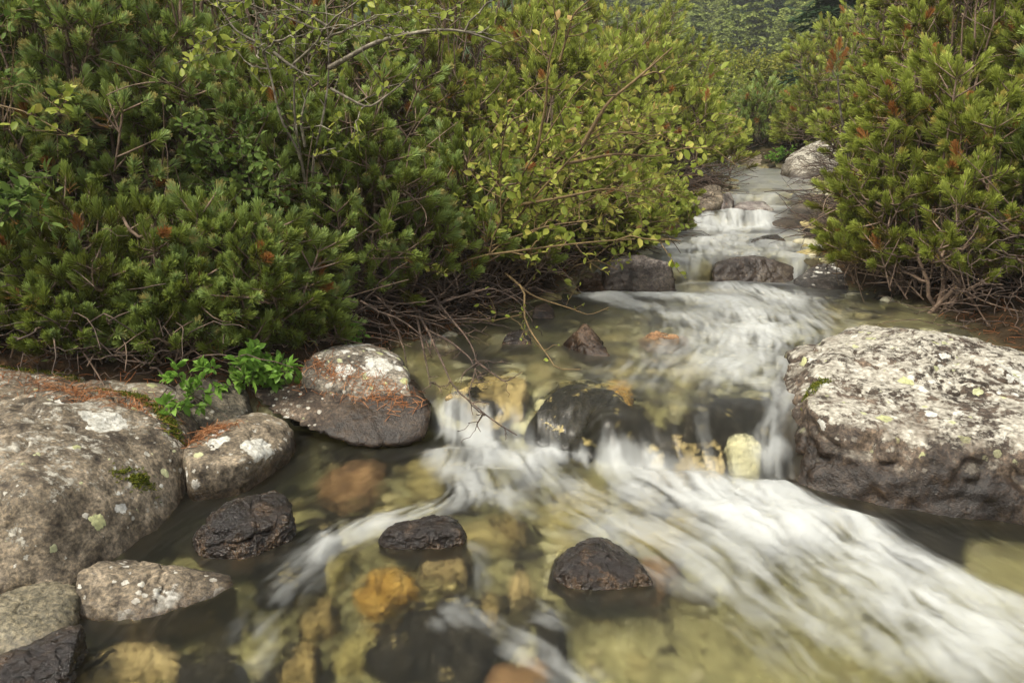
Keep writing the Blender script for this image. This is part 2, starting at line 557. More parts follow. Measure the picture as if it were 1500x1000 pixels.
M_WET2 = stone_mat("cascade_stone", ((0.05, 0.042, 0.036), (0.13, 0.11, 0.10), (0.26, 0.24, 0.21)), L2, 0.05, rough=0.35)
M_DOT = stone_mat("dark_stone_pale_lichen", ((0.02, 0.018, 0.016), (0.05, 0.045, 0.04), (0.09, 0.08, 0.072)), L1, 0.03, spots=0.7, lichen=0.05, rough=0.6, up=0.9)
M_FAR = stone_mat("pale_far_stone", GREY, L4, 0.05, lichen=0.65, rough=0.8)
M_FARD = stone_mat("brown_far_stone", PINK, L3, 0.03, lichen=0.2, rough=0.7)
M_TAN = stone_mat("tan_stone", ((0.16, 0.12, 0.06), (0.29, 0.225, 0.12), (0.38, 0.305, 0.175)), -9, 0, rough=0.6, patch=((0.012, 0.01, 0.008), 0.51, 0.55, 12))
M_OCHRE = stone_mat("ochre_stone", ((0.10, 0.075, 0.035), (0.20, 0.15, 0.068), (0.29, 0.225, 0.115)), -9, 0, rough=0.6, patch=((0.018, 0.014, 0.009), 0.46, 0.53, 9))
M_ORANGE = stone_mat("orange_stone", ((0.15, 0.08, 0.018), (0.30, 0.175, 0.04), (0.36, 0.25, 0.09)), -9, 0, rough=0.6, patch=((0.012, 0.009, 0.007), 0.54, 0.58, 14))
M_PALE = stone_mat("pale_stone", ((0.34, 0.32, 0.22), (0.46, 0.44, 0.33), (0.55, 0.53, 0.42)), -9, 0, rough=0.6)
M_BLACK = stone_mat("black_algae_stone", ((0.006, 0.006, 0.006), (0.014, 0.012, 0.011), (0.03, 0.026, 0.022)), -9, 0, rough=0.4, patch=((0.34, 0.27, 0.13), 0.60, 0.64, 11))
M_OLIVE = stone_mat("olive_stone", ((0.10, 0.085, 0.035), (0.21, 0.18, 0.075), (0.31, 0.27, 0.13)), -9, 0, rough=0.6)
M_RUST = stone_mat("rusty_stone", ((0.06, 0.035, 0.02), (0.17, 0.10, 0.055), (0.3, 0.19, 0.11)), -9, 0, rough=0.6)

BIG = boulder("boulder", "huge pale boulder mottled with white lichen on the right edge of the stream", "boulder",
        [W(1150, 694, 0), W(1165, 716, 0), W(1290, 747, 0), W(1400, 768, 0), W(1480, 776, 0), W(1600, 770, 0), W(1720, 740, 0),
         D(1157, 640, 2.42), D(1164, 575, 2.5), D(1195, 535, 2.62), D(1262, 507, 2.78), D(1335, 489, 2.88), D(1420, 497, 2.88),
         D(1500, 511, 2.82), D(1620, 540, 2.75), D(1730, 600, 2.6),
         D(1176, 590, 2.36), D(1290, 640, 2.16), D(1430, 672, 2.07), D(1560, 660, 2.04), D(1690, 660, 2.1)],
        M_BIG, back=0.45, sub=7, soft=40, amp=0.045, fine=0.02, seed=3, ledge=0.013, freq=1.5)
LEFTB = boulder("boulder", "biggest pinkish grey boulder at the left edge, with rusty needles lying along its crest", "boulder",
        [D(-140, 850, 1.62), D(0, 866, 1.63), D(60, 884, 1.63), D(112, 882, 1.66), D(192, 806, 1.84), D(238, 745, 2.0), D(268, 692, 2.16),
         D(264, 640, 2.27), D(243, 602, 2.37), D(208, 571, 2.47), D(150, 556, 2.55), D(90, 551, 2.57), D(0, 538, 2.6), D(-160, 520, 2.6),
         D(-120, 690, 1.78), D(50, 720, 1.74), D(150, 700, 1.92), D(40, 610, 2.1), D(180, 610, 2.25), D(-100, 600, 2.05)],
        M_LEFT, back=0.3, sub=7, soft=26, amp=0.05, seed=11, ledge=0.012)
boulder("rock", "low brown wedge of rock with one white lichen splash below the biggest left boulder", "rock",
        [D(110, 838, 1.62), W(112, 905, 0), W(200, 908, 0), W(275, 888, 0), W(345, 858, 0), D(326, 858, 1.72), D(240, 846, 1.75), D(160, 830, 1.70), D(122, 832, 1.66)],
        stone_mat("wedge_granite", PINK, 0.0, 0.015, lichen=0.13, spots=0.4, up=0.5, wetn=0.03), back=0.05, amp=0.08, seed=21, soft=70)
boulder("rock", "rounded rock with large white lichen rosettes beside a pile of rusty needles", "rock",
        [W(272, 720, 0), W(330, 714, 0), W(400, 694, 0), W(430, 672, 0), D(260, 655, 2.22), D(296, 628, 2.36), D(350, 615, 2.44), D(400, 626, 2.44), D(424, 652, 2.40),
         D(276, 690, 2.12), D(345, 676, 2.17)], M_BANK, back=0.16, amp=0.05, seed=31)
boulder("rock", "dull shaded grey rock wedged between the biggest left boulder and the flat slab", "rock",
        [D(250, 600, 2.47), D(255, 560, 2.62), D(290, 543, 2.75), D(335, 548, 2.76), D(358, 582, 2.68), D(361, 612, 2.60), D(270, 628, 2.47), D(330, 626, 2.5)],
        M_SHADED, back=0.25, amp=0.06, seed=41)
SLAB = boulder("rock_slab", "long tilted brown slab jutting over dark water, wet at its right end", "rock",
        [D(360, 570, 2.72), D(398, 610, 2.60), D(480, 642, 2.52), D(560, 657, 2.50), D(622, 650, 2.54), D(637, 600, 2.62), D(606, 562, 2.74), D(500, 560, 2.86), D(430, 555, 2.9)],
        M_SLAB, back=0.22, under=0.05, keep_under=False, shrink=0.9, amp=0.05, seed=51, soft=50, ledge=0.008)
boulder("rock", "block with round white lichen patches lying on the back of the tilted slab", "rock",
        [D(436, 558, 2.72), D(443, 524, 2.80), D(480, 512, 2.86), D(530, 513, 2.87), D(574, 526, 2.84), D(600, 556, 2.74), D(608, 586, 2.66), D(520, 570, 2.70)],
        stone_mat("spotted_granite", GREY, 0.0, -0.2, lichen=0.28, yellow=0.3, spots=0.7, up=0.6), back=0.22, amp=0.05, seed=61)
boulder("rock", "wet black ridged rock in the calm pool right of the biggest left boulder", "rock",
        [W(276, 795, 0), W(300, 818, 0), W(362, 822, 0), W(425, 795, 0), D(290, 768, 1.84), D(338, 746, 1.88), D(395, 735, 1.95), D(426, 758, 1.92), D(335, 776, 1.81)],
        M_WET, back=0.12, amp=0.08, fine=0.03, seed=71, sub=7, ledge=0.012)
boulder("rock", "wet dark oblong rock with a flat top, alone amid the foreground water", "rock",
        [W(552, 793, 0), W(600, 806, 0), W(664, 803, 0), W(686, 788, 0), D(558, 781, 1.87), D(600, 772, 1.89), D(660, 769, 1.89), D(678, 780, 1.87)],
        M_WET, back=0.08, sub=7, amp=0.07, fine=0.03, seed=81)
boulder("rock", "glistening dark domed rock with rough skin left of the main white torrent", "rock",
        [W(803, 848, 0), W(840, 864, 0), W(900, 866, 0), W(965, 858, 0), D(816, 834, 1.70), D(848, 814, 1.74), D(884, 806, 1.76), D(924, 822, 1.75), D(952, 844, 1.69)],
        M_WET, back=0.12, sub=7, amp=0.06, fine=0.03, seed=91)
boulder("rock", "pointed brown pyramid of rock standing in the middle pool", "rock",
        [W(822, 505, L1), W(860, 522, L1), W(896, 523, L1), D(857, 472, 3.27), D(848, 479, 3.22), D(888, 502, 3.2)], M_WET1, back=0.06, amp=0.07, seed=101, soft=16, ledge=0.02)
boulder("rock", "small round brown stone under the bush edge upstream of the brown pyramid", "rock",
        [W(779, 466, L1), W(812, 466, L1), D(783, 449, 3.75), D(799, 442, 3.8), D(812, 452, 3.78)], M_WET1, back=0.06, amp=0.06, seed=111, sub=5)
boulder("rock", "low black stone barely breaking the middle pool left of the pyramid", "rock",
        [W(733, 505, L1), W(780, 505, L1), D(744, 488, 3.33), D(766, 483, 3.36), D(778, 491, 3.34)], M_WET, back=0.08, amp=0.08, seed=121, sub=5)
# the step: stones under the thin sheet of falling water
boulder("rock", "long black rock under a glassy sheet of water at the step", "rock",
        [D(764, 616, 2.60), D(800, 585, 2.66), D(850, 566, 2.68), D(905, 575, 2.66), D(945, 608, 2.56), D(995, 648, 2.46), D(985, 698, 2.36), D(900, 680, 2.42), D(820, 652, 2.5)],
        M_BLACK, back=0.12, under=0.1, amp=0.11, soft=26, seed=131, film=True)
boulder("rock", "round black rock veiled by falling water, left of the cream stone", "rock",
        [D(1000, 650, 2.44), D(1004, 622, 2.53), D(1035, 606, 2.58), D(1066, 618, 2.55), D(1076, 655, 2.44), D(1072, 697, 2.36), D(1008, 697, 2.36)],
        M_BLACK, back=0.12, under=0.1, amp=0.11, soft=26, seed=141, film=True)
boulder("rock", "upright cream coloured stone in the step beside the huge pale boulder", "rock",
        [D(1068, 650, 2.385), D(1088, 642, 2.40), D(1117, 648, 2.38), D(1113, 690, 2.32), D(1075, 702, 2.31)], M_PALE, back=0.07, under=0.1, amp=0.03, seed=151, sub=5)
boulder("rock", "tan and black blotched rock at the foot of the step", "rock",
        [D(960, 676, 2.38), D(990, 655, 2.42), D(1064, 652, 2.39), D(1066, 706, 2.30), D(1010, 712, 2.30), D(950, 702, 2.33)], M_TAN, back=0.12, under=0.1, amp=0.11, soft=26, seed=161, film=True)
boulder("rock", "tan slab with black blotches at the lip of the left spill", "rock",
        [D(652, 580, 2.71), D(700, 556, 2.84), D(775, 560, 2.84), D(770, 606, 2.66), D(690, 606, 2.66)], M_TAN, back=0.12, under=0.1, amp=0.11, soft=26, seed=171, film=True)
boulder("rock", "flat dark rock below the surface behind the cream stone", "rock",
        [D(1040, 605, 2.56), D(1060, 590, 2.66), D(1140, 590, 2.66), D(1160, 620, 2.52), D(1120, 645, 2.44), D(1080, 642, 2.44)], M_BLACK, back=0.1, under=0.1, amp=0.11, soft=26, seed=175, film=True)


def lay_film():
    """the sheet of water follows the tops of the stones at the step"""
    global _FILM
    from mathutils.bvhtree import BVHTree
    x0, y0, st, nx, ny = -0.5, 2.0, 0.015, 120, 75
    trees = [BVHTree.FromPolygons([tuple(q) for q in v], [tuple(int(k) for k in q) for q in f]) for v, f in FILM]
    g = np.full((ny, nx), -0.2)
    for i in range(ny):
        for j in range(nx):
            for t in trees:
                h = t.ray_cast(Vector((x0 + j * st, y0 + i * st, 2)), Vector((0, 0, -1)))
                if h[0] is not None: g[i, j] = max(g[i, j], h[0].z)
    d = g.copy()
    for a, b in ((1, 0), (-1, 0), (0, 1), (0, -1)): d = np.maximum(d, np.roll(np.roll(g, a, 0), b, 1))
    g = d
    for _ in range(7):
        b = g.copy()
        b[1:-1, 1:-1] = (g[1:-1, 1:-1] * 2 + g[:-2, 1:-1] + g[2:, 1:-1] + g[1:-1, :-2] + g[1:-1, 2:]) / 6
        g = np.maximum(b, np.minimum(g, b + 0.004))
    _FILM = (g, x0, y0, st)


lay_film()
# second step
boulder("rock", "black glinting rock holding up the left half of the second cascade", "rock",
        [D(880, 402, 4.38), D(896, 380, 4.36), D(940, 375, 4.36), D(988, 384, 4.36), D(994, 422, 4.3), D(930, 428, 4.27), D(886, 418, 4.3)], M_WET2, back=0.25, amp=0.07, seed=181, ledge=0.02)
boulder("rock", "dark ribbed rock in the middle of the second cascade", "rock",
        [D(1043, 415, 4.56), D(1046, 386, 4.62), D(1080, 377, 4.68), D(1130, 377, 4.68), D(1167, 390, 4.66), D(1170, 415, 4.56)], M_WET2, back=0.25, amp=0.06, seed=191, ledge=0.015)
boulder("rock", "smooth black rock dotted with cream lichen under the right bushes", "rock",
        [D(1164, 432, 4.32), D(1168, 410, 4.5), D(1200, 386, 4.66), D(1250, 376, 4.75), D(1340, 398, 4.65), D(1350, 445, 4.25), D(1240, 444, 4.22)], M_DOT, back=0.4, amp=0.03, seed=201)
boulder("rock", "brown rock blurred by a side spill at the left end of the second cascade", "rock",
        [D(840, 437, 4.22), D(850, 404, 4.42), D(880, 394, 4.5), D(906, 408, 4.46), D(908, 438, 4.22)], M_WET1, back=0.2, amp=0.05, seed=211)
# third step and beyond
boulder("rock", "slanted brown bank rock at the left of the third cascade", "rock",
        [D(980, 322, 6.1), D(1000, 295, 6.4), D(1045, 269, 6.75), D(1060, 273, 6.75), D(1064, 290, 6.5), D(1040, 308, 6.25), D(1010, 322, 6.08)], M_FARD, back=0.4, amp=0.05, seed=221, soft=16)
boulder("rock", "small dark block leaning on the slanted brown bank rock", "rock",
        [D(1056, 308, 6.4), D(1060, 284, 6.6), D(1072, 281, 6.7), D(1077, 294, 6.65), D(1072, 306, 6.5)], M_WET2, back=0.2, amp=0.06, seed=225, sub=5)
boulder("rock_slab", "flat grey slab sloping into the third cascade beneath the right bushes", "rock",
        [D(1128, 328, 6.1), D(1150, 308, 6.5), D(1190, 293, 6.85), D(1250, 298, 6.7), D(1240, 332, 6.15), D(1180, 336, 6.05)], M_FARD, back=0.3, amp=0.04, seed=231, soft=16)
boulder("rock", "small black rock awash below the third cascade", "rock",
        [W(1098, 356, L2), W(1152, 354, L2), D(1122, 345, 5.56), D(1140, 343, 5.6), D(1150, 350, 5.55)], M_WET, back=0.12, amp=0.08, seed=241, sub=5)
boulder("rock", "sunken grey rock under the flow between the slanted rock and the flat slab", "rock",
        [D(1075, 305, 6.5), D(1085, 296, 6.65), D(1120, 294, 6.7), D(1135, 306, 6.5)], M_WET2, back=0.15, amp=0.05, seed=245, sub=5)
boulder("boulder", "pale angular boulder on the far right bank of the upper pool", "boulder",
        [D(1154, 264, 8.75), D(1160, 235, 9.0), D(1185, 214, 9.2), D(1212, 203, 9.35), D(1255, 215, 9.2), D(1265, 264, 8.65)], M_FAR, back=0.5, amp=0.05, seed=251, soft=18)
boulder("rock_slab", "dark flat bank rock at the far end of the upper pool", "rock",
        [D(1092, 252, 10.55), D(1098, 232, 10.8), D(1130, 221, 11.1), D(1168, 224, 11), D(1170, 254, 10.5)], M_FARD, back=0.5, amp=0.05, seed=261, ledge=0.03)
boulder("rock", "pale boulder half hidden by pine shoots left of the upper pool", "rock",
        [D(985, 264, 8.3), D(990, 236, 8.6), D(1018, 222, 8.8), D(1040, 234, 8.7), D(1046, 262, 8.2)], M_FAR, back=0.4, amp=0.05, seed=271)
boulder("rock", "grey stone lying under the bush behind the spotted block", "rock",
        [D(468, 520, 3.08), D(488, 490, 3.2), D(540, 481, 3.3), D(566, 500, 3.25), D(556, 524, 3.08)], M_BANK, back=0.25, amp=0.06, seed=281)
boulder("rock", "grey bank stone beneath the bare dangling twigs", "rock",
        [D(596, 514, 3.22), D(616, 488, 3.4), D(655, 489, 3.42), D(668, 512, 3.22)], M_BANK, back=0.2, amp=0.06, seed=291)
boulder("rock", "olive grey stone in the bottom left corner behind the wet black one", "rock",
        [D(-60, 900, 1.46), D(-20, 884, 1.5), D(40, 876, 1.54), D(90, 893, 1.52), D(90, 948, 1.42), D(10, 960, 1.40), D(-60, 950, 1.42)],
        stone_mat("olive_granite", ((0.05, 0.045, 0.03), (0.12, 0.105, 0.07), (0.19, 0.17, 0.12)), 0.0, 0.02, rough=0.6), back=0.1, amp=0.06, seed=301)
boulder("rock", "wet black stone with sharp ridges at the very bottom left corner", "rock",
        [D(-60, 985, 1.31), D(20, 958, 1.35), D(70, 934, 1.39), D(112, 930, 1.40), D(104, 985, 1.335), D(40, 1020, 1.285), D(-60, 1030, 1.27)], M_WET, back=0.06, amp=0.08, seed=311, ledge=0.02)

# stones lying under the surface
for label, px, py, w, h, mat, dz in [
    ("ochre stone under water, right of the wedge rock and above a rounder ochre one", 468, 897, 74, 56, M_OCHRE, -0.035),
    ("rounded ochre stone under water at the bottom edge, below another ochre stone", 440, 966, 84, 60, M_OCHRE, -0.04),
    ("orange and yellow stone under water just below the flat topped dark rock", 562, 850, 90, 64, M_ORANGE, -0.02),
    ("oval olive stone under water with a pale rim, above the orange stone", 494, 824, 62, 36, M_OLIVE, -0.04),
    ("cream brown stone under water at the front foot of the flat topped dark rock", 648, 816, 96, 44, M_TAN, -0.02),
    ("tan stone under water between the dark sunken mass and the domed rock", 716, 892, 56, 66, M_OCHRE, -0.045),
    ("small pale tan stone under water left of the glistening domed rock", 764, 852, 42, 44, M_TAN, -0.04),
    ("broad tan stone with black specks under water at the bottom left", 190, 968, 240, 92, M_TAN, -0.035),
    ("long ochre shelf under water along the front of the wedge rock", 285, 896, 190, 44, M_OCHRE, -0.045),
    ("large black sunken rock at the bottom centre", 640, 925, 250, 150, M_BLACK, -0.02),
    ("black sunken rock streaked by current, right of the ridged black rock", 432, 800, 120, 120, M_BLACK, -0.018),
    ("dark brown sunken rock in the clear pool in front of the tilted slab", 512, 702, 104, 66, M_RUST, -0.04),
    ("reddish brown sunken rock spreading right of the domed rock", 950, 836, 120, 60, M_RUST, -0.022),
    ("black sunken ledge beneath the torrent in front of the huge pale boulder", 1330, 790, 190, 60, M_BLACK, -0.02),
    ("narrow black sunken stone below the domed rock's left side", 812, 920, 54, 100, M_BLACK, -0.02),
    ("dark sunken stone by the bottom edge below the long ochre shelf", 300, 975, 120, 70, M_BLACK, -0.04),
    ("pale olive sunken stone between two ochre stones and the black mass", 530, 945, 80, 60, M_OLIVE, -0.045),
    ("smooth tan stone under water above the domed rock", 745, 770, 90, 44, M_OCHRE, -0.05),
    ("broad olive stone under water in front of the white spill", 830, 756, 110, 44, M_OLIVE, -0.05),
    ("brown sunken stone at the bottom edge, left of the pale sandy bed", 760, 985, 120, 60, M_RUST, -0.04),
    ("pinkish flat stone just awash in the middle pool right of the pyramid", 972, 492, 80, 18, M_RUST, L1 + 0.005),
    ("yellow stone under water just behind the long black rock of the step", 905, 572, 70, 26, M_ORANGE, L1 - 0.045),
    ("dark sunken stone in the middle pool in front of the bare twigs", 690, 520, 90, 26, M_BLACK, L1 - 0.04),
]:
    if dz < 0: dz -= 0.026
    c = atz(px, py, dz)
    hw = 0.5 * abs(atz(px + w / 2, py, dz)[0] - atz(px - w / 2, py, dz)[0])
    hd = 0.5 * abs(atz(px, py - h / 2, dz)[1] - atz(px, py + h / 2, dz)[1])
    rr = random.Random(int(px * 7 + py))
    pts = []
    for k in range(6):
        a = k / 6 * 2 * math.pi + rr.uniform(-0.45, 0.45)
        q = rr.uniform(0.78, 1.2)
        pts.append((c[0] + hw * q * math.cos(a), c[1] + hd * q * math.sin(a), dz - 0.035 - rr.uniform(0, 0.02)))
        pts.append((c[0] + 0.62 * hw * q * math.cos(a + 0.3), c[1] + 0.62 * hd * q * math.sin(a + 0.3), dz - rr.uniform(0, 0.012)))
        pts.append((c[0] + 0.8 * hw * q * math.cos(a), c[1] + 0.8 * hd * q * math.sin(a), dz - 0.13))
    v, f = boulder_geo(pts, sub=5, soft=18, amp=0.17, fine=0.03, seed=int(px))
    org = np.array((c[0], c[1], v[:, 2].min()))
    tag(obj("submerged_stone", mesh_np("submerged_stone", v - org, f, True), mat, loc=org), label, "stone")


def pebbles():
    g = Geo()
    rng = np.random.default_rng(5)
    iv, if_ = ico(2)
    n = 0
    while n < 3600:
        y = 1.0 + 9.5 * rng.random() ** 1.9
        l, r = edges(y)
        x = l + 0.02 + (r - l - 0.04) * rng.random()
        s = float(np.exp(rng.normal(-3.55, 0.5))) * (0.8 + 0.12 * y)
        s = min(s, 0.075)
        if x > 0.12 and y < 2.05 and (y < 1.75 or x > 0.5): s *= 0.35      # the sandy floor on the right
        z = float(ground_z(x, y))
        sc = s * np.array((rng.uniform(0.8, 1.3), rng.uniform(0.7, 1.1), rng.uniform(0.35, 0.65)))
        a = rng.random() * 6.28
        v = iv * (1 + 0.55 * fbm(iv * 1.5 + rng.random(3) * 50, 2, n))[:, None] * sc
        v = np.stack([v[:, 0] * math.cos(a) - v[:, 1] * math.sin(a), v[:, 0] * math.sin(a) + v[:, 1] * math.cos(a), v[:, 2]], -1)
        g.add(v + (x, y, z + sc[2] * 0.25), if_, tone=rng.random())
        n += 1
    m = NT("pebble")
    pos = m.n("ShaderNodeNewGeometry").outputs["Position"]
    t = m.attr("tone")
    c = m.ramp(t, [(0.0, (0.012, 0.010, 0.008)), (0.3, (0.03, 0.026, 0.018)), (0.42, (0.10, 0.085, 0.045)), (0.6, (0.20, 0.17, 0.08)), (0.75, (0.29, 0.24, 0.115)), (0.88, (0.30, 0.28, 0.2)), (1.0, (0.44, 0.42, 0.3))])
    c = m.mix(0.6, c, m.ramp(m.noise(pos, 35, 4, 0.65), [(0.35, (0.35, 0.33, 0.28)), (0.55, (1, 1, 1)), (0.7, (1.3, 1.25, 1.1))]), 'MULTIPLY')
    b = m.n("ShaderNodeBsdfPrincipled", {"Base Color": c, "Roughness": 0.6, "Specular IOR Level": 0.04})
    tag(obj("pebbles", g.mesh("pebbles", True), m.done(b.outputs[0])), "ochre and dark pebbles covering the stream bed under clear water", "pebbles", kind='stuff')


pebbles()
# ------------------------------------------------------------------ the water surface
# every run of current: pixels it passes over, width in m, how much air it carries (0 = only a direction)
CURRENTS = [
    # main torrent, right
    ([(985, 700), (1060, 722), (1150, 752), (1230, 795), (1320, 850), (1420, 920), (1540, 1010)], 0.105, 0.95),
    ([(1060, 730), (1150, 790), (1250, 860), (1350, 935), (1450, 1010)], 0.10, 0.55),
    ([(1120, 705), (1180, 735), (1260, 770), (1330, 815), (1420, 860), (1530, 930)], 0.055, 0.85),
    ([(880, 672), (950, 700), (1050, 735), (1130, 775), (1190, 810)], 0.10, 0.95),
    ([(900, 700), (990, 745), (1080, 800), (1160, 870), (1230, 950), (1290, 1010)], 0.08, 0.45),
    # left white spill
    ([(640, 590), (655, 612), (690, 645), (740, 668), (800, 690)], 0.055, 0.85),
    ([(700, 612), (715, 628), (745, 650)], 0.035, 0.6),
    ([(790, 655), (840, 648), (880, 665), (930, 690)], 0.06, 1.0),
    ([(640, 655), (660, 690), (700, 722), (760, 745)], 0.075, 0.6),
    ([(700, 640), (705, 680), (690, 720), (640, 745), (560, 765), (500, 790)], 0.055, 0.6),
    ([(745, 650), (790, 690), (850, 730), (930, 770), (1010, 815), (1090, 880)], 0.12, 0.45),
    ([(800, 620), (800, 650), (830, 680)], 0.05, 0.5),
    # foreground threads
    ([(500, 770), (480, 790), (462, 812), (420, 870), (385, 930), (360, 1000)], 0.07, 0.2),
    ([(640, 748), (590, 762), (520, 782), (480, 800)], 0.06, 0.24),
    ([(470, 780), (478, 800), (462, 830)], 0.02, 0.45),
    ([(680, 790), (705, 830), (690, 870), (640, 905)], 0.04, 0.22),
    ([(640, 905), (690, 905), (740, 925), (790, 940)], 0.04, 0.26),
    ([(790, 870), (800, 920), (830, 980), (870, 1040)], 0.05, 0.25),
    ([(740, 930), (790, 950), (850, 985), (900, 1010)], 0.05, 0.22),
    ([(840, 750), (950, 800), (1060, 870), (1140, 950), (1200, 1010)], 0.09, 0.22),
    # middle pool
    ([(860, 433), (930, 432), (1000, 436), (1060, 445), (1110, 465), (1130, 500)], 0.10, 0.95),
    ([(830, 428), (900, 440), (960, 455), (1010, 470)], 0.08, 0.7),
    ([(1045, 417), (1080, 428), (1130, 430), (1160, 445)], 0.10, 1.0),
    ([(1080, 430), (1090, 470), (1080, 520), (1060, 570)], 0.20, 0.62),
    ([(1160, 425), (1170, 470), (1150, 520), (1120, 580)], 0.18, 0.42),
    ([(1010, 440), (1000, 490), (960, 540), (920, 580)], 0.16, 0.2),
    ([(1190, 460), (1230, 480), (1290, 478)], 0.08, 0.12),
    ([(880, 470), (800, 510), (760, 560), (740, 595)], 0.2, 0.0),
    ([(900, 530), (860, 560), (820, 590)], 0.16, 0.05),
    ([(760, 460), (720, 500), (680, 550), (650, 585)], 0.2, 0.0),
    # second step
    ([(1000, 372), (985, 392), (975, 415)], 0.035, 0.35),
    ([(1020, 370), (1018, 392), (1010, 417)], 0.06, 0.3),
    ([(900, 383), (885, 405), (870, 425)], 0.05, 0.6),
    ([(1170, 370), (1172, 392), (1165, 413)], 0.05, 0.55),
    ([(1100, 365), (1095, 380), (1090, 410)], 0.10, 0.18),
    ([(960, 355), (985, 372), (1000, 385)], 0.16, 0.42),
    ([(1030, 345), (1040, 362), (1045, 378)], 0.24, 0.5),
    ([(1150, 352), (1150, 370), (1150, 380)], 0.14, 0.3),
    # third step
    ([(960, 338), (1000, 333), (1060, 333), (1120, 332)], 0.12, 0.95),
    ([(1075, 310), (1070, 322), (1050, 334), (1020, 340)], 0.16, 1.15),
    ([(1120, 312), (1115, 325), (1100, 336)], 0.12, 1.1),
    ([(1000, 335), (960, 345), (930, 360)], 0.12, 0.6),
    ([(1080, 340), (1060, 350), (1040, 360)], 0.30, 0.62),
    ([(1150, 340), (1180, 350), (1190, 365)], 0.12, 0.4),
    ([(1090, 285), (1085, 295), (1060, 305)], 0.16, 0.4),
    ([(1170, 286), (1140, 296), (1110, 308)], 0.14, 0.4),
    ([(1140, 250), (1120, 265), (1110, 285)], 0.4, 0.06),
    ([(1050, 222), (1045, 232), (1050, 245)], 0.3, 0.8),
]


SHEETS = [
    # sheets over the black rocks of the step
    ([(930, 560), (900, 590), (885, 630), (880, 660)], 0.05, 0.10),
    ([(870, 575), (840, 610), (830, 640)], 0.04, 0.13),
    ([(1010, 590), (1020, 620), (1030, 660), (1030, 695)], 0.05, 0.16),
    ([(1160, 570), (1130, 620), (1120, 660), (1130, 700)], 0.06, 0.32),
    ([(1150, 640), (1130, 670), (1130, 700)], 0.03, 0.6),
    ([(700, 540), (720, 570), (740, 600), (750, 640)], 0.04, 0.1),
]


def polyline(pts, n):
    pts = np.asarray(pts, float)
    s = np.r_[0, np.cumsum(np.linalg.norm(np.diff(pts, axis=0), axis=1))]
    t = np.linspace(0, s[-1], n)
    q = np.stack([np.interp(t, s, pts[:, k]) for k in range(pts.shape[1])], -1)
    for _ in range(max(1, n // 14)):
        q[1:-1] = 0.25 * q[:-2] + 0.5 * q[1:-1] + 0.25 * q[2:]
    return q


def bil(a, fi, fj):
    ny, nx = a.shape[:2]
    fi = np.clip(fi, 0, ny - 1.001); fj = np.clip(fj, 0, nx - 1.001)
    i = fi.astype(np.int32); j = fj.astype(np.int32)
    u = fi - i; v = fj - j
    if a.ndim == 3: u = u[..., None]; v = v[..., None]
    return (a[i, j] * (1 - v) + a[i, j + 1] * v) * (1 - u) + (a[i + 1, j] * (1 - v) + a[i + 1, j + 1] * v) * u


def blur(a, n=1):
    for _ in range(n):
        a = (np.roll(a, 1, 0) + np.roll(a, -1, 0) + 2 * a) / 4
        a = (np.roll(a, 1, 1) + np.roll(a, -1, 1) + 2 * a) / 4
    return a


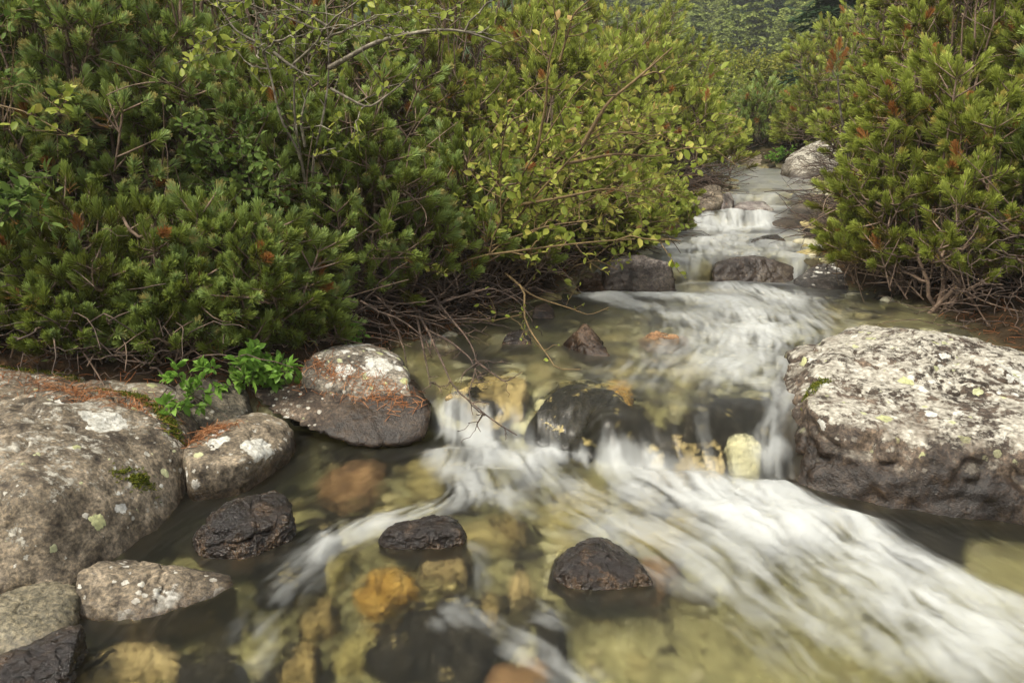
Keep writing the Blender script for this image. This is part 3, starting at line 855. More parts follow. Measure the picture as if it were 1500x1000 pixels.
def make_water():
    ys = [0.55]
    while ys[-1] < 14.2: ys.append(ys[-1] + max(0.0062, 0.0030 * ys[-1]) * (1.0 if ys[-1] > 1.25 else 2.5))
    ys = np.array(ys)
    xs = np.arange(-2.0, 4.0, 0.0068)
    ny, nx = len(ys), len(xs)
    # air and direction on a coarser grid
    cy = np.arange(0.5, 14.3, 0.02); cx = np.arange(-2.05, 4.05, 0.02)
    CX, CY = np.meshgrid(cx, cy)
    air = np.zeros(CX.shape); wsum = np.full(CX.shape, 0.02); fx = np.full(CX.shape, -0.02 * 0.12); fy = np.full(CX.shape, -0.02)
    wob = fbm(p3(CX * 5, CY * 5), 3, 21) * 0.03
    ffoot = _steps[0][2]; flip = _steps[0][1]
    for num, (pts, w, a) in enumerate(CURRENTS + SHEETS):
        if num == len(CURRENTS):           # no foam on the face of the step between the two spills
            yb = np.interp(CX, ffoot[:, 0], ffoot[:, 1]) + 0.03 + 0.06 * fbm(p3(CX * 7, CY * 7), 3, 91); ya = np.interp(CX, flip[:, 0], flip[:, 1])
            face = smooth01((CY - yb + 0.03) / 0.06) * smooth01((ya + 0.25 - CY) / 0.1) * smooth01((CX - 0.0) / 0.1) * smooth01((0.88 - CX) / 0.06)
            air *= 1 - 0.93 * face
        q = polyline([atw(*p) for p in pts], 60)[:, :2]
        t = unit(np.gradient(q, axis=0))
        lo = q.min(0) - w * 4 - 0.2; hi = q.max(0) + w * 4 + 0.2
        jj = np.where((cx > lo[0]) & (cx < hi[0]))[0]; ii = np.where((cy > lo[1]) & (cy < hi[1]))[0]
        if not len(ii) or not len(jj): continue
        sl = np.ix_(ii, jj)
        gx, gy, gw = CX[sl], CY[sl], wob[sl]
        d2 = ((gx + gw)[..., None] - q[:, 0]) ** 2 + ((gy + gw)[..., None] - q[:, 1]) ** 2
        k = d2.argmin(-1); d = np.sqrt(d2.min(-1)) * np.where(d2.argmin(-1) == 0, 2.2, 1.0)
        s = k / 59.0
        end = np.minimum(1, np.minimum(s * 6 + 0.2, (1 - s) * 5 + 0.25))
        g = np.exp(-(d / w) ** 2)
        air[sl] = air[sl] + a * g * end * (1 - 0.55 * np.clip(air[sl], 0, 1))
        g2 = np.exp(-(d / (w * 2.2 + 0.03)) ** 2)
        wsum[sl] += g2; fx[sl] += g2 * t[k, 0]; fy[sl] += g2 * t[k, 1]
    fx, fy = blur(fx, 3), blur(fy, 3)
    # a little meander
    cn = fbm(p3(CX * 7, CY * 7), 2, 77) * 0.28 + fbm(p3(CX * 28, CY * 28), 2, 78) * 0.35
    fl = unit(np.stack([fx - fy * cn, fy + fx * cn], -1))
    X, Y = np.meshgrid(xs, ys)
    gi = (Y - cy[0]) / 0.02; gj = (X - cx[0]) / 0.02
    A = bil(air, gi, gj)
    D = bank_d(X, Y)
    act = D < 0.25
    px, py = X[act], Y[act]
    rid = np.arange(ny)
    rng = np.random.default_rng(3)
    scale = np.clip(0.55 + 0.22 * py, 0.8, 2.2)

    def lic(noise, step, n):
        acc = np.zeros(len(px)); wt = 0.0
        for sg in (1, -1):
            x, y = px.copy(), py.copy()
            for k in range(n):
                w = 1 - k / n
                acc += w * bil(noise, np.interp(y, ys, rid), (x - xs[0]) / 0.0068)
                wt += w
                v = bil(fl, (y - cy[0]) / 0.02, (x - cx[0]) / 0.02)
                x += sg * step * scale * v[:, 0]; y += sg * step * scale * v[:, 1]
        acc /= wt
        return (acc - acc.mean()) / acc.std()
    fine = lic(blur(rng.normal(size=(ny, nx)), 1), 0.0065, 13)
    mid = lic(blur(rng.normal(size=(ny, nx)), 9), 0.010, 10)
    big = lic(blur(rng.normal(size=(ny, nx)), 80), 0.017, 13)
    S = np.zeros((ny, nx)); M = S.copy(); B = S.copy()
    S[act] = fine; M[act] = mid; B[act] = big
    tb = fbm(p3(X[act] * 7.5, Y[act] * 6), 4, 31, 0.6)
    T = np.zeros((ny, nx)); T[act] = tb
    st = 0.40 * S + 0.30 * M + 0.28 * B + 1.0 * T
    foam = np.clip(A * (0.82 + st * (0.42 + 0.55 * (1 - np.clip(A, 0, 1)) ** 3)), 0, None)
    foam = 1 - np.exp(-1.45 * np.clip(foam - 0.07, 0, None) ** 1.2)
    Z = water_z(X, Y)
    fg, fx0, fy0, fst = _FILM
    thin = smooth01((bil(fg, (Y - fy0) / fst, (X - fx0) / fst) - (Z - 0.07)) / 0.04)
    thin *= (X > fx0) & (X < fx0 + fst * (fg.shape[1] - 2)) & (Y > fy0) & (Y < fy0 + fst * (fg.shape[0] - 2))
    amp = 0.0018 + 0.0045 * np.clip(A, 0, 1)
    Z = Z + amp * (0.5 * B + 0.15 * M + 1.3 * T) + 0.016 * np.clip(A, 0, 1.2) * (1 + 0.9 * T)
    # keep the surface calm at the very edge
    keep = D < 0.22
    idx = -np.ones((ny, nx), dtype=np.int64)
    q = keep[:-1, :-1] & keep[1:, :-1] & keep[:-1, 1:] & keep[1:, 1:]
    used = np.zeros((ny, nx), bool)
    for a, b in ((slice(0, -1), slice(0, -1)), (slice(1, None), slice(0, -1)), (slice(0, -1), slice(1, None)), (slice(1, None), slice(1, None))):
        used[a, b] |= q
    idx[used] = np.arange(used.sum())
    f = np.stack([idx[:-1, :-1][q], idx[:-1, 1:][q], idx[1:, 1:][q], idx[1:, :-1][q]], -1)
    me = mesh_np("water", p3(X, Y, Z)[used], f, True, {"foam": foam[used], "streak": st[used], "thin": thin[used], "air": np.clip(A, 0, 1.5)[used]})
    m = NT("stream_water")
    foam_a = m.attr("foam"); stk = m.attr("streak")
    pos = m.n("ShaderNodeNewGeometry").outputs["Position"]
    bmp = m.bump(stk, 0.3, 0.005)
    fres = m.n("ShaderNodeFresnel", {"IOR": 1.24, "Normal": bmp}).outputs[0]
    tint = m.mix(m.rng(stk, -1.5, 1.5), (0.80, 0.80, 0.66), (0.92, 0.92, 0.80))
    tr = m.n("ShaderNodeBsdfTransparent", {"Color": tint})
    rf = m.n("ShaderNodeBsdfRefraction", {"Color": (0.95, 0.95, 0.86), "Roughness": 0.34, "IOR": 1.15, "Normal": bmp})
    gl = m.n("ShaderNodeBsdfGlossy", {"Color": (1, 1, 1), "Roughness": 0.34, "Normal": bmp})
    body = m.mixsh(m.rng(m.attr('thin'), 0, 1, 0.62, 0.12), tr.outputs[0], rf.outputs[0])
    mk = m.n('ShaderNodeBsdfDiffuse', {'Color': (0.27, 0.26, 0.15)})
    body = m.mixsh(0.012, body, mk.outputs[0])
    clear = m.mixsh(fres, body, gl.outputs[0])
    fb = m.bump(stk, 0.12, 0.006)
    df = m.n("ShaderNodeBsdfDiffuse", {"Color": (0.52, 0.535, 0.52), "Normal": fb})
    tl = m.n("ShaderNodeBsdfTranslucent", {"Color": (0.56, 0.575, 0.56)})
    white = m.mixsh(0.3, df.outputs[0], tl.outputs[0])
    tag(obj("water", me, m.done(m.mixsh(foam_a, clear, white))), kind='structure')
    return


make_water()
# ------------------------------------------------------------------ plants: materials
def leaf_mat(name, stops, rough=0.5, trans=0.35, spec=0.3):
    m = NT(name)
    c = m.ramp(m.attr("tone"), stops)
    b = m.n("ShaderNodeBsdfPrincipled", {"Base Color": c, "Roughness": rough, "Specular IOR Level": spec * 0.4})
    t = m.n("ShaderNodeBsdfTranslucent", {"Color": c})
    return m.done(m.mixsh(trans, b.outputs[0], t.outputs[0]))


def bark_mat(name, stops, rough=0.85, scale=30):
    m = NT(name)
    pos = m.n("ShaderNodeNewGeometry").outputs["Position"]
    c = m.ramp(m.noise(pos, scale, 5, 0.7), stops)
    b = m.n("ShaderNodeBsdfPrincipled", {"Base Color": c, "Roughness": rough, "Normal": m.bump(m.noise(pos, scale * 3, 4), 0.5, 0.004)})
    return m.done(b.outputs[0])


# needles: tone 0..0.75 live (aged dark to fresh pale, plus light painted on tips), above 0.85 dead orange
M_NEEDLE = leaf_mat("pine_needles", [(0.0, (0.06, 0.055, 0.010)), (0.2, (0.12, 0.138, 0.020)), (0.45, (0.195, 0.245, 0.044)), (0.7, (0.29, 0.37, 0.105)),
                                     (0.8, (0.31, 0.42, 0.17)), (0.86, (0.38, 0.21, 0.06)), (1.0, (0.30, 0.13, 0.04))], 0.45, 0.3, 0.3)
M_NEEDLE_Y = leaf_mat("pine_needles_warm", [(0.0, (0.075, 0.06, 0.010)), (0.2, (0.14, 0.145, 0.020)), (0.45, (0.23, 0.27, 0.042)), (0.7, (0.35, 0.40, 0.08)),
                                            (0.8, (0.42, 0.47, 0.11)), (0.86, (0.38, 0.21, 0.06)), (1.0, (0.30, 0.13, 0.04))], 0.45, 0.3, 0.3)
M_SPRUCE = leaf_mat("spruce_needles", [(0.0, (0.010, 0.02, 0.008)), (0.5, (0.022, 0.045, 0.018)), (1.0, (0.045, 0.075, 0.028))], 0.6, 0.2, 0.2)
M_FOREST = leaf_mat("forest_needles", [(0.0, (0.09, 0.12, 0.03)), (0.5, (0.17, 0.21, 0.055)), (1.0, (0.28, 0.31, 0.08))], 0.7, 0.2, 0.1)
M_LEAF = leaf_mat("willow_leaves", [(0.0, (0.10, 0.14, 0.016)), (0.4, (0.19, 0.235, 0.035)), (0.7, (0.30, 0.32, 0.06)), (0.9, (0.42, 0.36, 0.09)), (0.97, (0.36, 0.2, 0.10)), (1.0, (0.36, 0.14, 0.08))], 0.45, 0.4, 0.35)
M_LEAFD = leaf_mat("dark_leaves", [(0.0, (0.045, 0.08, 0.015)), (0.5, (0.085, 0.135, 0.028)), (0.85, (0.14, 0.19, 0.05)), (1.0, (0.30, 0.30, 0.06))], 0.55, 0.35, 0.2)
M_FRESH = leaf_mat("fresh_leaves", [(0.0, (0.07, 0.15, 0.02)), (0.5, (0.13, 0.25, 0.035)), (0.9, (0.2, 0.33, 0.06)), (1.0, (0.28, 0.38, 0.09))], 0.4, 0.4, 0.4)
M_YBUSH = leaf_mat("yellow_willow_leaves", [(0.0, (0.10, 0.13, 0.02)), (0.5, (0.22, 0.24, 0.04)), (1.0, (0.36, 0.33, 0.07))], 0.5, 0.45, 0.2)
M_BARK = bark_mat("pine_bark", [(0.3, (0.055, 0.036, 0.024)), (0.5, (0.13, 0.085, 0.055)), (0.68, (0.25, 0.18, 0.13))])
M_BARKG = bark_mat("grey_bark", [(0.32, (0.05, 0.042, 0.03)), (0.5, (0.12, 0.10, 0.07)), (0.66, (0.30, 0.27, 0.2))])
M_TWIGY = bark_mat("yellow_brown_twig", [(0.3, (0.05, 0.03, 0.014)), (0.5, (0.12, 0.078, 0.03)), (0.68, (0.21, 0.145, 0.055))])
M_TWIGD = bark_mat("dark_twig", [(0.3, (0.02, 0.013, 0.009)), (0.5, (0.05, 0.032, 0.022)), (0.7, (0.16, 0.105, 0.07))])
M_DEAD = leaf_mat("rusty_needles", [(0.0, (0.09, 0.04, 0.018)), (0.6, (0.22, 0.09, 0.038)), (1.0, (0.34, 0.18, 0.09))], 0.8, 0.1, 0.1)
M_MOSS = leaf_mat("moss", [(0.0, (0.03, 0.045, 0.008)), (0.6, (0.085, 0.10, 0.015)), (1.0, (0.17, 0.16, 0.02))], 0.9, 0.2, 0.1)
M_CONE = bark_mat("cone_scales", [(0.3, (0.05, 0.03, 0.018)), (0.6, (0.13, 0.08, 0.05))])


# ------------------------------------------------------------------ plants: geometry
def bez(a, b, c, k):
    t = np.linspace(0, 1, k)[None, :, None]
    a, b, c = (np.asarray(x, float)[:, None, :] for x in (a, b, c))
    return (1 - t) ** 2 * a + 2 * t * (1 - t) * b + t * t * c


def tubes(P, R, sides=5):
    """P (N,K,3), R (N,K) -> verts, quads"""
    P = np.asarray(P, float); R = np.asarray(R, float)
    N, K, _ = P.shape
    T = unit(np.gradient(P, axis=1))
    ref = np.where(np.abs(T[..., 2:3]) > 0.9, np.array((1.0, 0, 0)), np.array((0, 0, 1.0)))
    U = unit(np.cross(T, ref)); V = np.cross(T, U)
    a = np.arange(sides) / sides * 2 * np.pi
    v = P[:, :, None] + R[:, :, None, None] * (U[:, :, None] * np.cos(a)[:, None] + V[:, :, None] * np.sin(a)[:, None])
    i = np.arange(N * K * sides).reshape(N, K, sides)
    j = np.roll(i, -1, 2)
    f = np.stack([i[:, :-1], j[:, :-1], j[:, 1:], i[:, 1:]], -1).reshape(-1, 4)
    return v.reshape(-1, 3), f


def needles(tip, axis, length, n, nl, width, tone, rng, spread=(20, 58), age_light=0.48):
    """bottle brushes along the last `length` of shoots ending at `tip`"""
    N = len(tip)
    t = rng.random((N, n)) ** 0.75
    t[:, : max(1, n // 5)] = 1.0 - 0.1 * rng.random((N, max(1, n // 5)))
    ref = np.where(np.abs(axis[:, 2:3]) > 0.9, np.array((1.0, 0, 0)), np.array((0, 0, 1.0)))
    U = unit(np.cross(axis, ref)); V = np.cross(axis, U)
    ph = rng.random((N, n)) * 2 * np.pi
    al = np.radians(spread[1] + (spread[0] - spread[1]) * t + rng.normal(size=(N, n)) * 9)
    al = np.where(t > 0.9, al * rng.random((N, n)) ** 0.5, al)
    rad = U[:, None] * np.cos(ph)[..., None] + V[:, None] * np.sin(ph)[..., None]
    d = axis[:, None] * np.cos(al)[..., None] + rad * np.sin(al)[..., None]
    L = np.asarray(nl).reshape(-1, 1) * (0.75 + 0.4 * rng.random((N, n)))
    b = tip[:, None] - axis[:, None] * (np.asarray(length).reshape(-1, 1) * (1 - t))[..., None]
    bend = (axis[:, None] - d) * 0.18
    e = b + (d + bend) * L[..., None]
    w = unit(np.cross(d, rng.normal(size=(N, n, 3)))) * (width * 0.5)
    v = np.stack([b - w * 0.8, b + w * 0.8, e + w * 0.75, e - w * 0.75], 2)
    tn = np.asarray(tone).reshape(-1, 1) + (t - 0.6) * age_light + rng.normal(size=(N, n)) * 0.04  # inner needles darker, tips paler: age plus light and shade painted in
    tn = np.clip(tn, 0, np.where(np.asarray(tone).reshape(-1, 1) > 0.82, 1.0, 0.81))
    tn = np.repeat(tn[..., None], 4, -1) + np.array((-0.05, -0.05, 0.03, 0.03))
    f = np.arange(N * n * 4).reshape(-1, 4)
    return v.reshape(-1, 3), f, np.clip(tn, 0, 1).ravel()


_LT = np.array([(0, 0, 0), (0.3, 0.40, 0.05), (0.32, 0, -0.04), (0.3, -0.40, 0.05), (0.68, 0.40, 0.03), (0.7, 0, -0.06), (0.68, -0.40, 0.03), (1.0, 0, -0.14)])
_LF = np.array([(0, 2, 1), (0, 3, 2), (1, 2, 5), (1, 5, 4), (2, 3, 6), (2, 6, 5), (4, 5, 7), (5, 6, 7)])


def leaves(pos, d, nrm, size, aspect, tone):
    N = len(pos)
    d = unit(d); s = unit(np.cross(nrm, d)); n = np.cross(d, s)
    sz = np.asarray(size).reshape(-1, 1, 1)
    v = pos[:, None] + sz * (_LT[None, :, 0:1] * d[:, None] + aspect * _LT[None, :, 1:2] * s[:, None] + _LT[None, :, 2:3] * n[:, None])
    f = (_LF[None] + (np.arange(N) * 8)[:, None, None]).reshape(-1, 3)
    return v.reshape(-1, 3), f, np.repeat(np.asarray(tone), 8)


def root(name, label, cat, loc, group=None):
    o = bpy.data.objects.new(name, None)
    o.empty_display_size = 0.1
    COL.objects.link(o)
    o.location = loc
    return tag(o, label, cat, group)


def pine(label, base, rx, ry, h, nbr, seed, warm=0.0, detail=1.0, lean=(0, 0), low=0.12, leaders=0, group="dwarf pine bushes along the banks", tuft=0.97, bare=0.0, dead=0.022, name="pine_bush", top_tone=0.0):
    nbr = int(nbr * (1.05 if base[1] < 4.0 and base[0] < 0.5 else 0.88 if base[1] < 5.5 else 0.72))
    """A dwarf pine: many stems fanning out of one foot, each ending in whorls of brush-like shoots."""
    rng = np.random.default_rng(seed)
    base = np.asarray(base, float)
    # ends of branches spread through a lumpy dome
    az = rng.random(nbr) * 2 * np.pi
    el = np.arcsin(rng.random(nbr) ** 0.85 * 0.97 + 0.02)
    lump = 1 + 0.28 * fbm(p3(np.cos(az) * 1.7 + seed, np.sin(az) * 1.7, el * 2), 2, seed)
    rr = (0.50 + 0.5 * rng.random(nbr) ** 0.55) * lump
    E = np.stack([np.cos(az) * np.cos(el) * rx * rr, np.sin(az) * np.cos(el) * ry * rr, low * h + (1 - low) * h * np.sin(el) * rr], -1)
    E[:, 0] += lean[0] * E[:, 2]; E[:, 1] += lean[1] * E[:, 2]
    if leaders:
        a2 = rng.random(leaders) * 6.28; r2 = rng.random(leaders) ** 0.5 * 0.55
        Ld = np.stack([np.cos(a2) * rx * r2, np.sin(a2) * ry * r2, h * (0.92 + 0.2 * rng.random(leaders))], -1)
        Ld[:, 0] += lean[0] * Ld[:, 2]; Ld[:, 1] += lean[1] * Ld[:, 2]
        E = np.concatenate([E, Ld]); nbr += leaders
    out = unit(np.stack([E[:, 0] / rx, E[:, 1] / ry, 0.2 * E[:, 2] / h], -1))
    axis = unit(out * 0.62 + np.array((0, 0, 0.72)) + rng.normal(size=(nbr, 3)) * 0.16)
    # limbs: curves from the foot, sagging outward then rising into the branch end
    nl = max(6, nbr // 7)
    order = np.argsort(-np.linalg.norm(E, axis=1))
    li = order[:nl]
    foot = np.stack([rng.normal(size=nl) * 0.10 * rx, rng.normal(size=nl) * 0.10 * ry, np.full(nl, -0.06)], -1)
    mid = E[li] * np.array((0.78, 0.78, 0.22)) + rng.normal(size=(nl, 3)) * 0.05 * h
    K = 9
    LP = bez(foot, mid, E[li] - axis[li] * 0.05, K)
    wob = rng.normal(size=(nl, K, 3)) * 0.012 * h; wob[:, 0] = 0; wob[:, -1] = 0
    LP = LP + wob
    r0 = 0.007 + 0.004 * h
    LR = np.linspace(1, 0.28, K)[None] * (r0 * (0.7 + 0.5 * rng.random((nl, 1))))
    wood = Geo()
    wood.add(*tubes(LP, LR, 6))
    nodes = [LP[:, 2:].reshape(-1, 3)]
    pool = np.concatenate(nodes)
    # remaining branch ends grow off the nearest lower wood
    A0, A1, A2 = [], [], []
    for k in order[nl:]:
        e = E[k] - axis[k] * 0.04
        dd = pool - e
        cost = np.linalg.norm(dd, axis=1) + 1.6 * np.clip(dd[:, 2] + 0.06, 0, None)
        cost = np.where(np.linalg.norm(dd, axis=1) < 0.08, 9, cost)
        s = pool[cost.argmin()]
        m = 0.5 * (s + e) + np.array((0, 0, -0.18)) * np.linalg.norm(e - s) + rng.normal(size=3) * 0.02
        A0.append(s); A1.append(m); A2.append(e)
        c = bez([s], [m], [e], 5)[0]
        pool = np.concatenate([pool, c[2:]])
    if A0:
        P = bez(A0, A1, A2, 7)
        P[:, 1:-1] += rng.normal(size=(len(A0), 5, 3)) * 0.006
        wood.add(*tubes(P, np.linspace(1, 0.5, 7)[None] * (0.0055 + 0.004 * rng.random((len(A0), 1))), 5))
    # shoots: a leader and whorls of side shoots behind it
    tips, axs, lens, par = [E], [axis], [0.06 + 0.045 * rng.random(nbr)], [E - axis * 0.10]
    for back, cnt in ((0.04, 3), (0.12, 3), (0.22, 2)):
        a0 = rng.random(nbr) * 6.28
        for q in range(cnt):
            keep = rng.random(nbr) < (0.9 if back < 0.2 else 0.6)
            a = a0 + q * 6.28 / cnt + rng.normal(size=nbr) * 0.4
            ref = unit(np.cross(axis, np.array((0.3, 0.9, 0.1)))); v2 = np.cross(axis, ref)
            side = ref * np.cos(a)[:, None] + v2 * np.sin(a)[:, None]
            ax = unit(axis * (0.45 + 0.3 * rng.random((nbr, 1))) + side * 0.85 + np.array((0, 0, 0.15)))
            st = E - axis * (back + 0.02) * tuft
            tp = st + ax * (0.075 + 0.06 * rng.random((nbr, 1)) + back * 0.4) * tuft
            tips.append(tp[keep]); axs.append(unit(ax + out * 0.25 + np.array((0, 0, 0.25)))[keep]); lens.append((0.045 + 0.035 * rng.random(nbr))[keep]); par.append(st[keep])
    S = np.concatenate(par[1:]); T = np.concatenate(tips[1:]); AX = np.concatenate(axs[1:])
    wood.add(*tubes(bez(S, 0.5 * (S + T) - AX * 0.012, T, 4), np.linspace(0.0042, 0.003, 4)[None] * np.ones((len(S), 1)), 4))
    st = E - axis * 0.28; wood.add(*tubes(bez(st, E - axis * 0.14 + 0.004, E, 4), np.full((nbr, 4), 0.0045), 4))
    # bare dead twigs low inside
    nb = int(nbr * (0.5 + bare))
    if nb:
        s = pool[rng.integers(0, len(pool), nb)]
        s = s[s[:, 2] < 0.65 * h]; nb = len(s)
        d = unit(np.stack([s[:, 0], s[:, 1], 0 * s[:, 0]], -1) + rng.normal(size=(nb, 3)) * 0.7 + np.array((0, 0, -0.05)))
        ln = 0.12 + 0.28 * rng.random((nb, 1))
        wood.add(*tubes(bez(s, s + d * ln * 0.5 + rng.normal(size=(nb, 3)) * 0.04, s + d * ln + rng.normal(size=(nb, 3)) * 0.05, 6), np.linspace(0.004, 0.0015, 6)[None] * np.ones((nb, 1)), 4))
    tips = np.concatenate(tips); axs = np.concatenate(axs); lens = np.concatenate(lens)
    N = len(tips)
    keepz = tips[:, 2] > (bare * 0.35 + 0.02) * h
    tips, axs, lens = tips[keepz], axs[keepz], lens[keepz]; N = len(tips)
    big = np.clip(0.5 + 0.55 * fbm(tips * 2.2 + seed, 2, seed), 0, 1)
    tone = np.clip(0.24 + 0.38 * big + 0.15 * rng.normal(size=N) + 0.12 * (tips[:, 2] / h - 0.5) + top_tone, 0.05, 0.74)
    tone = np.where(rng.random(N) < dead, 0.9 + 0.1 * rng.random(N), tone)
    fol = Geo()
    nn = max(20, int(150 * detail))
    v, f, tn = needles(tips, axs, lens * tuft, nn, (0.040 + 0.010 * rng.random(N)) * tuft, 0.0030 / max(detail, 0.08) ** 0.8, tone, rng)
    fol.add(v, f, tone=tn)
    # older thin needles further down, some brown
    M = N // 3
    if detail > 0.4 and M:
        kk = rng.choice(N, M, replace=False)
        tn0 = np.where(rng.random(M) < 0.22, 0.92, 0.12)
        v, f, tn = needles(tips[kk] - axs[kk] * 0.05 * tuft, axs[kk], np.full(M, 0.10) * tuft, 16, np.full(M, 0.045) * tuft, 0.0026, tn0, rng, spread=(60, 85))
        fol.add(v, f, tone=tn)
    r = root(name, label, "bush", tuple(base), group)
    obj("branch", wood.mesh("branch", True), M_BARK, r)
    mt = M_NEEDLE_Y if warm > 0.5 else M_NEEDLE
    obj("foliage", fol.mesh("foliage"), mt, r)
    return r


def gz(x, y): return float(ground_z(x, y))


def at_px(px, y):                         # x for a column of the photograph at the distance y (near ground height)
    return float(aty(px, 400, y)[0])


# ------------------------------------------------------------------ dwarf pines, left bank
def pine_at(label, px, y, rx, ry, h, nbr, seed, dz=0.0, **kw):
    x = at_px(px, y)
    return pine(label, (x, y, gz(x, y) + dz), rx, ry, h, nbr, seed, **kw)


LB = "dwarf pine bushes on the left bank"
pine_at("bushy dwarf pine at the left edge, behind the biggest pinkish boulder", 0, 3.3, 0.62, 0.5, 1.25, 85, 1, leaders=6, group=LB, top_tone=0.12)
pine_at("tall dwarf pine with pale bluish shoots at its top, upper left", 135, 3.25, 0.45, 0.4, 1.42, 70, 2, leaders=8, group=LB, top_tone=0.22)
pine_at("dwarf pine with an upright reddish stem left of the grey stemmed shrub", 265, 3.45, 0.5, 0.42, 1.42, 75, 3, leaders=7, group=LB, top_tone=0.16)
pine_at("low dark dwarf pine spreading just above the biggest left boulder", 150, 2.88, 0.55, 0.26, 0.52, 52, 4, group=LB, low=0.1, top_tone=-0.06)
pine_at("low dark dwarf pine over the shaded rock and the leafy sprig", 330, 2.98, 0.46, 0.28, 0.56, 50, 5, group=LB, low=0.1, top_tone=-0.04)
pine_at("mid sized dwarf pine with an orange tinged twig behind the tilted slab", 400, 3.4, 0.45, 0.4, 0.95, 70, 6, leaders=3, group=LB)
pine_at("dwarf pine filling the bank behind the spotted block", 530, 3.55, 0.5, 0.42, 0.95, 70, 7, group=LB, leaders=3)
pine_at("low dwarf pine with many bare twigs at its foot beside the dangling twigs", 670, 3.95, 0.5, 0.4, 0.78, 64, 8, group=LB, bare=0.4)
pine_at("dwarf pine in the second row above the grey stemmed shrub's foot", 480, 4.6, 0.7, 0.6, 1.5, 85, 9, group=LB, leaders=6, detail=0.75)
pine_at("dense dwarf pine rising behind the yellow twigged willow", 640, 5.0, 0.7, 0.6, 1.32, 85, 10, warm=1, group=LB, leaders=6, detail=0.7)
pine_at("dwarf pine leaning over the bank above the left end of the second cascade", 800, 4.75, 0.5, 0.5, 0.9, 75, 12, warm=1, group=LB, leaders=3, detail=0.75, bare=0.2)
pine_at("tall dwarf pine in the second row at the far left", 120, 4.7, 0.75, 0.6, 1.8, 90, 13, group=LB, leaders=6, detail=0.7)
pine_at("tall dwarf pine in the second row above the reddish stem", 310, 4.9, 0.75, 0.6, 1.75, 85, 14, group=LB, leaders=6, detail=0.65)
pine_at("dwarf pine just beyond the left edge behind the biggest boulder", -210, 3.1, 0.6, 0.45, 1.2, 60, 20, group=LB, leaders=4)
pine_at("creeping dwarf pine beyond the left edge at the biggest boulder's back", -170, 2.72, 0.4, 0.2, 0.35, 30, 21, group=LB, low=0.0)
pine_at("flat creeping dwarf pine at the crest of the biggest left boulder", 60, 2.74, 0.42, 0.16, 0.24, 34, 15, group=LB, low=0.0, top_tone=-0.08)
pine_at("small creeping dwarf pine right of the moss edged boulder crest", 225, 2.80, 0.30, 0.15, 0.26, 28, 16, group=LB, low=0.0, top_tone=-0.06)
pine_at("small dwarf pine peeping out between the shaded rock and the spotted block", 425, 3.08, 0.26, 0.18, 0.30, 28, 17, group=LB, low=0.0)
pine_at("low dwarf pine overhanging the water at the right end of the left bank tangle", 880, 4.95, 0.42, 0.35, 0.5, 46, 18, group=LB, low=0.05, warm=1, detail=0.8)
pine_at("low dwarf pine overhanging the pool between second and third cascade", 935, 5.75, 0.42, 0.4, 0.5, 46, 19, group=LB, low=0.05, warm=1, detail=0.7)
for k, (lab, px, y, rx, h, nb) in enumerate([
    ("tall bluish dwarf pine in the third row at the top left corner", 60, 6.6, 1.1, 2.3, 95),
    ("dwarf pine in the third row behind the thin grey stems", 380, 6.5, 1.0, 2.0, 90),
    ("light green dwarf pine at the top edge left of the bare arching twig", 560, 6.6, 0.95, 1.75, 90),
    ("sunlit dwarf pine at the crest of the left slope, top centre", 700, 6.8, 0.9, 1.62, 90),
    ("yellowish dwarf pine below the skyline of the left slope", 790, 6.3, 0.75, 1.15, 85),
    ("yellowish dwarf pine leaning toward the third cascade", 860, 6.6, 0.7, 0.92, 80),
    ("yellow green dwarf pine right of the crest on the left slope", 830, 8.2, 1.0, 1.6, 90),
    ("yellow green dwarf pine above the slanted bank rock", 930, 7.6, 0.8, 1.05, 80),
    ("pale tipped dwarf pine on the shoulder of the left slope", 920, 9.4, 1.1, 1.5, 85),
    ("dwarf pine with rusty twigs overhanging the left edge of the upper pool", 985, 8.6, 0.7, 0.7, 75),
    ("pale tipped dwarf pine at the bend of the stream on the left", 975, 10.6, 0.9, 0.8, 80),
]):
    pine_at(lab, px, y, rx, rx * 0.85, h, nb, 40 + k, group=LB, detail=0.42 if y > 7.5 else 0.55, warm=1 if px > 500 else 0, leaders=6, tuft=1.2 + 0.03 * y, top_tone=0.05)

# ------------------------------------------------------------------ dwarf pines, right bank
RB = "dwarf pine bushes on the right bank"
pine_at("dwarf pine leaning over the stream from the right with bare twisted stems below", 1335, 4.2, 0.5, 0.42, 1.05, 80, 60, group=RB, warm=1, tuft=1.08, bare=0.45, leaders=5, lean=(-0.10, -0.05), low=0.14)
pine_at("dwarf pine with tangled bare branches above the huge pale boulder", 1400, 3.85, 0.5, 0.42, 1.0, 80, 61, group=RB, warm=1, tuft=1.08, bare=0.5, leaders=5, low=0.14)
pine_at("dwarf pine with rusty shoots at the right edge above the huge pale boulder", 1530, 3.75, 0.5, 0.42, 1.1, 75, 62, group=RB, warm=0, tuft=1.08, bare=0.5, leaders=5, low=0.14)
pine_at("tall dwarf pine with pale stems in the second row on the right", 1370, 5.0, 0.65, 0.55, 1.6, 90, 63, group=RB, warm=1, tuft=1.08, leaders=7, detail=0.75, bare=0.3)
pine_at("dwarf pine just beyond the right edge behind the huge pale boulder", 1720, 3.5, 0.55, 0.45, 1.1, 60, 66, group=RB, warm=1, leaders=4)
pine_at("tall dwarf pine at the upper right corner", 1500, 4.8, 0.65, 0.55, 1.65, 90, 64, group=RB, warm=1, tuft=1.08, leaders=7, detail=0.75, bare=0.3)
pine_at("dwarf pine bearing one rusty dead top on the right slope", 1310, 6.0, 0.68, 0.65, 1.45, 90, 65, group=RB, warm=1, tuft=1.08, leaders=7, detail=0.6)
